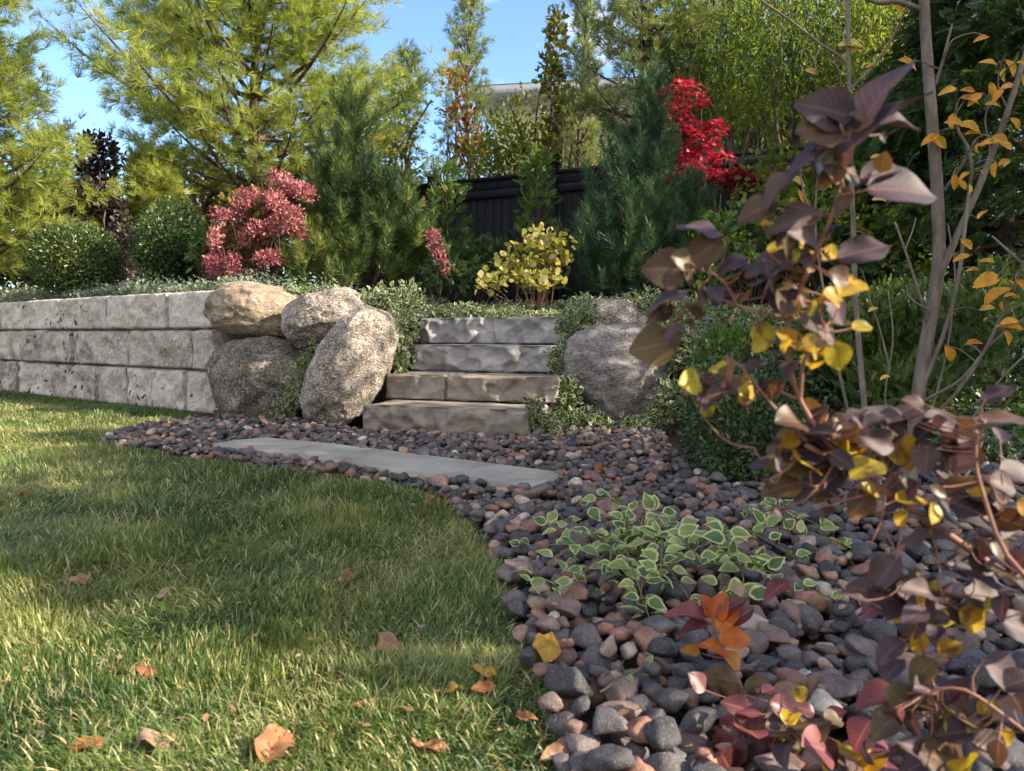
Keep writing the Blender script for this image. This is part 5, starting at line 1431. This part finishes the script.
# the smaller leaves that crowd between the large ones
rr = np.random.default_rng(64)
def crowd(cx, cy, rx, ry, Y, n, smin, smax, mix):
    for q in range(n):
        a, r_ = rr.random() * 6.283, math.sqrt(rr.random())
        bx, by = cx + rx * r_ * math.cos(a), cy + ry * r_ * math.sin(a)
        d_ = rr.random() * 6.283; L_ = smin + (smax - smin) * rr.random()
        it = (bx, by, bx + L_ * math.cos(d_), by - L_ * (.75 * math.sin(d_)), Y * (1 + rr.normal() * .03), 15 + 55 * rr.random(), 1 + rr.normal() * .025)
        mk = mix[int(rr.integers(0, len(mix)))]
        leaf_set(leafs[mk], [it], (BIG if mk == 'smoke_purple' else BIG2)[int(rr.integers(0, 2))])
PU, BR, YE, RE = 'smoke_purple', 'smoke_brown', 'smoke_yellow', 'smoke_red'
MIX = [PU, PU, PU, PU, BR, BR, YE]
crowd(880, 440, 110, 42, .67, 44, 19, 37, MIX)
crowd(800, 480, 55, 34, .67, 17, 19, 32, MIX)
crowd(960, 480, 70, 50, .67, 15, 19, 37, MIX)
crowd(925, 590, 75, 50, .68, 20, 17, 34, MIX)
crowd(1000, 610, 40, 60, .66, 7, 19, 37, MIX)
crowd(940, 720, 95, 50, .67, 22, 19, 39, [PU, PU, BR, BR, RE, RE, YE])
crowd(770, 730, 70, 40, .95, 16, 14, 31, [RE, RE, BR, RE, YE, PU])
crowd(840, 740, 60, 35, .84, 20, 14, 31, [RE, BR, PU, YE])
crowd(800, 265, 60, 50, .65, 31, 12, 26, [PU, PU, BR, BR, YE, YE])
crowd(700, 290, 45, 40, .67, 13, 14, 26, [PU, BR, BR])
crowd(735, 385, 40, 25, .67, 17, 11, 21, [BR, YE, PU])
crowd(810, 335, 35, 35, .65, 17, 12, 24, [BR, YE, YE, PU])
crowd(850, 150, 40, 50, .62, 13, 14, 28, [PU, PU, BR])
SPA = np.array(STEM_PTS)
for (b, X_, L) in list(LEAF_BASES):
    d_ = np.linalg.norm(SPA - b, axis=1); k = int(np.argmin(d_))
    if d_[k] < .07:
        m_ = (SPA[k] + b) / 2 - X_ * .15 * L + [0, 0, -.004]
        tube(gsm, curve([SPA[k], m_, b, b + X_ * L * .08], 7), np.linspace(.0008, .0005, 7), 5)
gsm.build('stems', M['twig_red'], SB)
for k, nm in (('smoke_purple', 'purple_leaves'), ('smoke_brown', 'bronze_leaves'), ('smoke_yellow', 'yellow_leaves'), ('smoke_red', 'crimson_leaves')):
    leafs[k].build(nm, M[k], SB)

# young orange-leaved sprout of the same shrub
sprout_base = gnd(752, 720, .01)
SPT = thing('bush_sprout', 'small orange leaved sprout standing among the front pebbles', 'plant', sprout_base)
g = G()
tube(g, curve([sprout_base, at(742, 690, 1.10), at(730, 665, 1.12), at(718, 640, 1.13), at(712, 612, 1.14)], 12), np.linspace(.0034, .0014, 12), 7)
for (a_, b_) in (((720, 645), (704, 622)), ((722, 648), (738, 640)), ((728, 660), (695, 652)), ((714, 622), (716, 605)), ((735, 672), (760, 660))):
    tube(g, chain((*a_, 1.13), (*b_, 1.13)), [.0013, .0009], 5)
g.build('stem', M['twig_red'], SPT)
g = G()
for it in [(716, 622, 722, 592, 1.13, 30), (720, 640, 752, 636, 1.12, 22), (718, 630, 736, 604, 1.12, 35), (700, 652, 682, 648, 1.13, 40), (714, 618, 705, 595, 1.14, 40), (740, 668, 724, 650, 1.12, 45), (728, 655, 700, 640, 1.11, 65)]: leaf_set(g, [it], BIG[0])
g.build('orange_leaves', M['smoke_orange'], SPT)
g = G()
for it in [(708, 618, 668, 606, 1.13, 60), (730, 625, 752, 605, 1.12, 20), (712, 625, 675, 628, 1.12, 65), (726, 612, 745, 595, 1.12, 40)]: leaf_set(g, [it], BIG[1])
g.build('pink_leaves', M['smoke_red'], SPT)
g = G()
for it in [(738, 682, 702, 672, 1.10, 30), (745, 690, 770, 678, 1.09, 30), (748, 692, 735, 700, 1.08, 30)]: leaf_set(g, [it], BIG[1])
g.build('olive_leaves', M['smoke_brown'], SPT)

# ------------------------------------------------------------------ fallen leaves
fl_grp = 'fallen leaves on the lawn and pebbles'
def fallen(label, px, py, L, az, mat, tilt=.25, w=.6, z=.026, curl=.25, seed=0):
    p = gnd(px, py, z)
    rr = np.random.default_rng(seed + 400)
    tp = t_big(w, 10, 8, .25 * rr.random() + .02, curl * (.6 + rr.random()), .07, .95)
    V = tp[0].copy()
    V[:, 0] -= .5
    V[:, 1] *= 1 + .16 * vnoise(V * [1, 0, 0], 9, seed + 29)
    V[:, 2] += .24 * vnoise(V, 3.2, seed + 9) + .06 * vnoise(V, 8, seed + 19) + .05 * np.sin(V[:, 0] * 7 + seed)
    a = R(az)
    X_ = np.array([math.cos(a), math.sin(a), math.sin(tilt)])
    g = G(); g.inst((V, *tp[1:]), [[0, 0, 0]], [X_], [[rr.normal() * .25, -.45 + rr.normal() * .2, 1]], L, np.array([rr.random()]))
    st_ = np.array([-.5, 0, V[:, 2].mean()]) * L
    Xn = unit(X_)
    tube(g, [Xn * st_[0], Xn * (st_[0] - .10 * L) + [0, 0, -.004], Xn * (st_[0] - .22 * L) + [0, 0, -.008]], [.0011, .0009, .0008], 5, tint=.2)
    o = g.build('fallen_leaf', M[mat]); o.location = p
    tag(o, label, 'leaf', fl_grp)
FL = [('large pale tan pointed leaf standing out in the shaded grass centre', 391, 643, .085, 118, 'dry_leaf', .9, .52),
      ('large curled tan leaf at the sunny front edge of the lawn', 275, 742, .060, 60, 'rust_leaf', .5, .85),
      ('wide brown leaf lying flat in the front grass left of the curled tan one', 160, 737, .066, 10, 'dry_leaf', .1, .6),
      ('small rusty leaf near the front left corner of the lawn', 86, 741, .045, 30, 'rust_leaf', .3, .6),
      ('reddish narrow leaf in the sunny grass on the left', 147, 671, .045, -20, 'rust_leaf', .2, .5),
      ('small orange tan leaf at the left in the grass', 79, 580, .045, 10, 'dry_leaf', .2, .6),
      ('little pale brown leaf right of the small orange tan leaf', 163, 592, .04, 80, 'dry_leaf', .5, .7),
      ('little folded tan leaf alone in the shaded middle grass', 348, 577, .045, 50, 'dry_leaf', .5, .7),
      ('tiny orange leaf far back at the left of the lawn', 25, 494, .05, 20, 'rust_leaf', .2, .6),
      ('yellow leaf in the grass beside the pebble edge', 484, 668, .045, -40, 'gold_leaf', .4, .65),
      ('bright orange leaf directly below the yellow one in the grass', 484, 686, .042, 15, 'rust_leaf', .3, .5),
      ('long orange brown leaf in the front grass right of centre', 431, 740, .055, -10, 'rust_leaf', .1, .4),
      ('narrow orange leaf in the grass close to the front pebbles', 525, 716, .035, -35, 'rust_leaf', .3, .4),
      ('thin brown twig-like leaf in the sunny grass left of centre', 365, 701, .04, 20, 'rust_leaf', .2, .3),
      ('dull orange leaf at the very front between grass and pebbles', 556, 752, .045, 20, 'dry_leaf', .2, .5)]
for q, (lb, px, py, L, az, mt, tl, w) in enumerate(FL): fallen(lb, px, py, L, az, mt, tl, w, seed=q)
pz = gnd(548, 645, .05)
fallen('broad golden yellow leaf lying on the pebbles by the lawn edge', 548, 643, .07, 75, 'gold_leaf', .7, .75, z=max(.05, peb_h(pz[0], pz[1]) + .015), seed=31)
fallen('pale green leaf in the grass below the yellow leaf', 456, 687, .035, 40, 'olive', .4, .8, seed=33)
fallen('small tan leaf on the pebbles at the corner of the lowest step', 515, 437, .10, 60, 'dry_leaf', .6, .7, z=.05, seed=34)
for q, (px, py) in enumerate(((600, 470), (432, 497), (250, 447))):
    fallen(['small ochre leaf on the pebbles right of the slab', 'small ochre leaf where grass meets pebbles below the slab', 'small ochre leaf on the left end of the slab'][q], px, py, .06, 30 + 50 * q, 'rust_leaf', .2, .6, z=.055, seed=40 + q)

# crumbs of leaf and twig caught in the grass and between the pebbles
n = 420
bits = []
while len(bits) < n:
    y_ = 1.0 + 3.4 * rr.random() ** 1.4; x_ = (rr.random() - .5) * 1.5 * y_
    z_ = peb_h(x_, y_) if inside(BED, np.array([[x_, y_]]))[0] else .028
    bits.append((x_, y_, max(z_, 0) + .004))
bits = np.array(bits)
g = G(); g.inst(OV, bits, unit(rand_dirs(n) * [1, 1, .25]), rand_dirs(n) * .5 + [0, 0, 1.], .009 + .012 * RNG.random(n) ** 2)
tag(g.build('leaf_litter', M['dry_leaf']), kind='stuff')

# ------------------------------------------------------------------ trees that stand right of the frame and shade the lawn
def shade_tree(label, x, y, H, clumps, n, size, mat, seed):
    z = float(terr(x, y))
    t = thing('maple_tree', label, 'tree', (x, y, z))
    gs = G()
    tube(gs, [[x, y, z - .05], [x + .05, y, z + H * .35], [x, y + .05, z + H * .75]], [.10, .08, .03], 9)
    for (cx, cy, cz, r) in clumps: tube(gs, curve([[x, y, z + H * .3], [(x + cx) / 2, (y + cy) / 2, (cz + z + H * .3) / 2 + .1], [cx, cy, cz]], 7), np.linspace(.05, .012, 7), 6)
    gs.build('trunk', M['bark_brown'], t)
    P = []
    for (cx, cy, cz, r) in clumps:
        m = int(n * r * r); d = rand_dirs(m)
        P.append(np.array([cx, cy, cz]) + d * (RNG.random(m) ** .45 * (1 + .3 * vnoise(d, 2, seed)))[:, None] * r)
    P = np.concatenate(P)
    g = G(); m = len(P)
    g.inst(OV, P, rand_dirs(m), rand_dirs(m) + [0, 0, .6], size * (.7 + .6 * RNG.random(m)), tints(P, 2, seed))
    g.build('crown', M[mat], t)
CL = []
rr = np.random.default_rng(9)
for (y_, zs) in ((.52, (2.3, 2.7, 3.1, 3.5)), (1.05, (2.2, 2.6, 3.0, 3.4, 3.8)), (1.6, (2.2, 2.7, 3.2, 3.7)), (2.1, (2.1, 2.8, 3.5, 4.2)), (2.8, (2.4, 3.1, 3.8, 4.4))):
    for z_ in zs: CL.append((5.7 + rr.normal() * .25, y_ + rr.normal() * .10, z_ + rr.normal() * .08, (.50 if y_ < 2 else .40) + .16 * rr.random()))
shade_tree('autumn maple just outside the right edge of the picture', 6.0, 1.6, 4.4, CL, 3000, .10, 'willow', 501)
CL = []
for (y_, zs) in ((3.5, (2.2, 2.9, 3.6, 4.2)), (4.2, (1.9, 2.6, 3.3, 3.9)), (4.9, (2.2, 3.0))):
    for z_ in zs: CL.append((6.0 + rr.normal() * .25, y_ + rr.normal() * .12, z_ + rr.normal() * .10, .46 + .16 * rr.random()))
shade_tree('second maple standing behind the first outside the right edge', 6.6, 4.3, 4.0, CL, 900, .10, 'golden', 502)
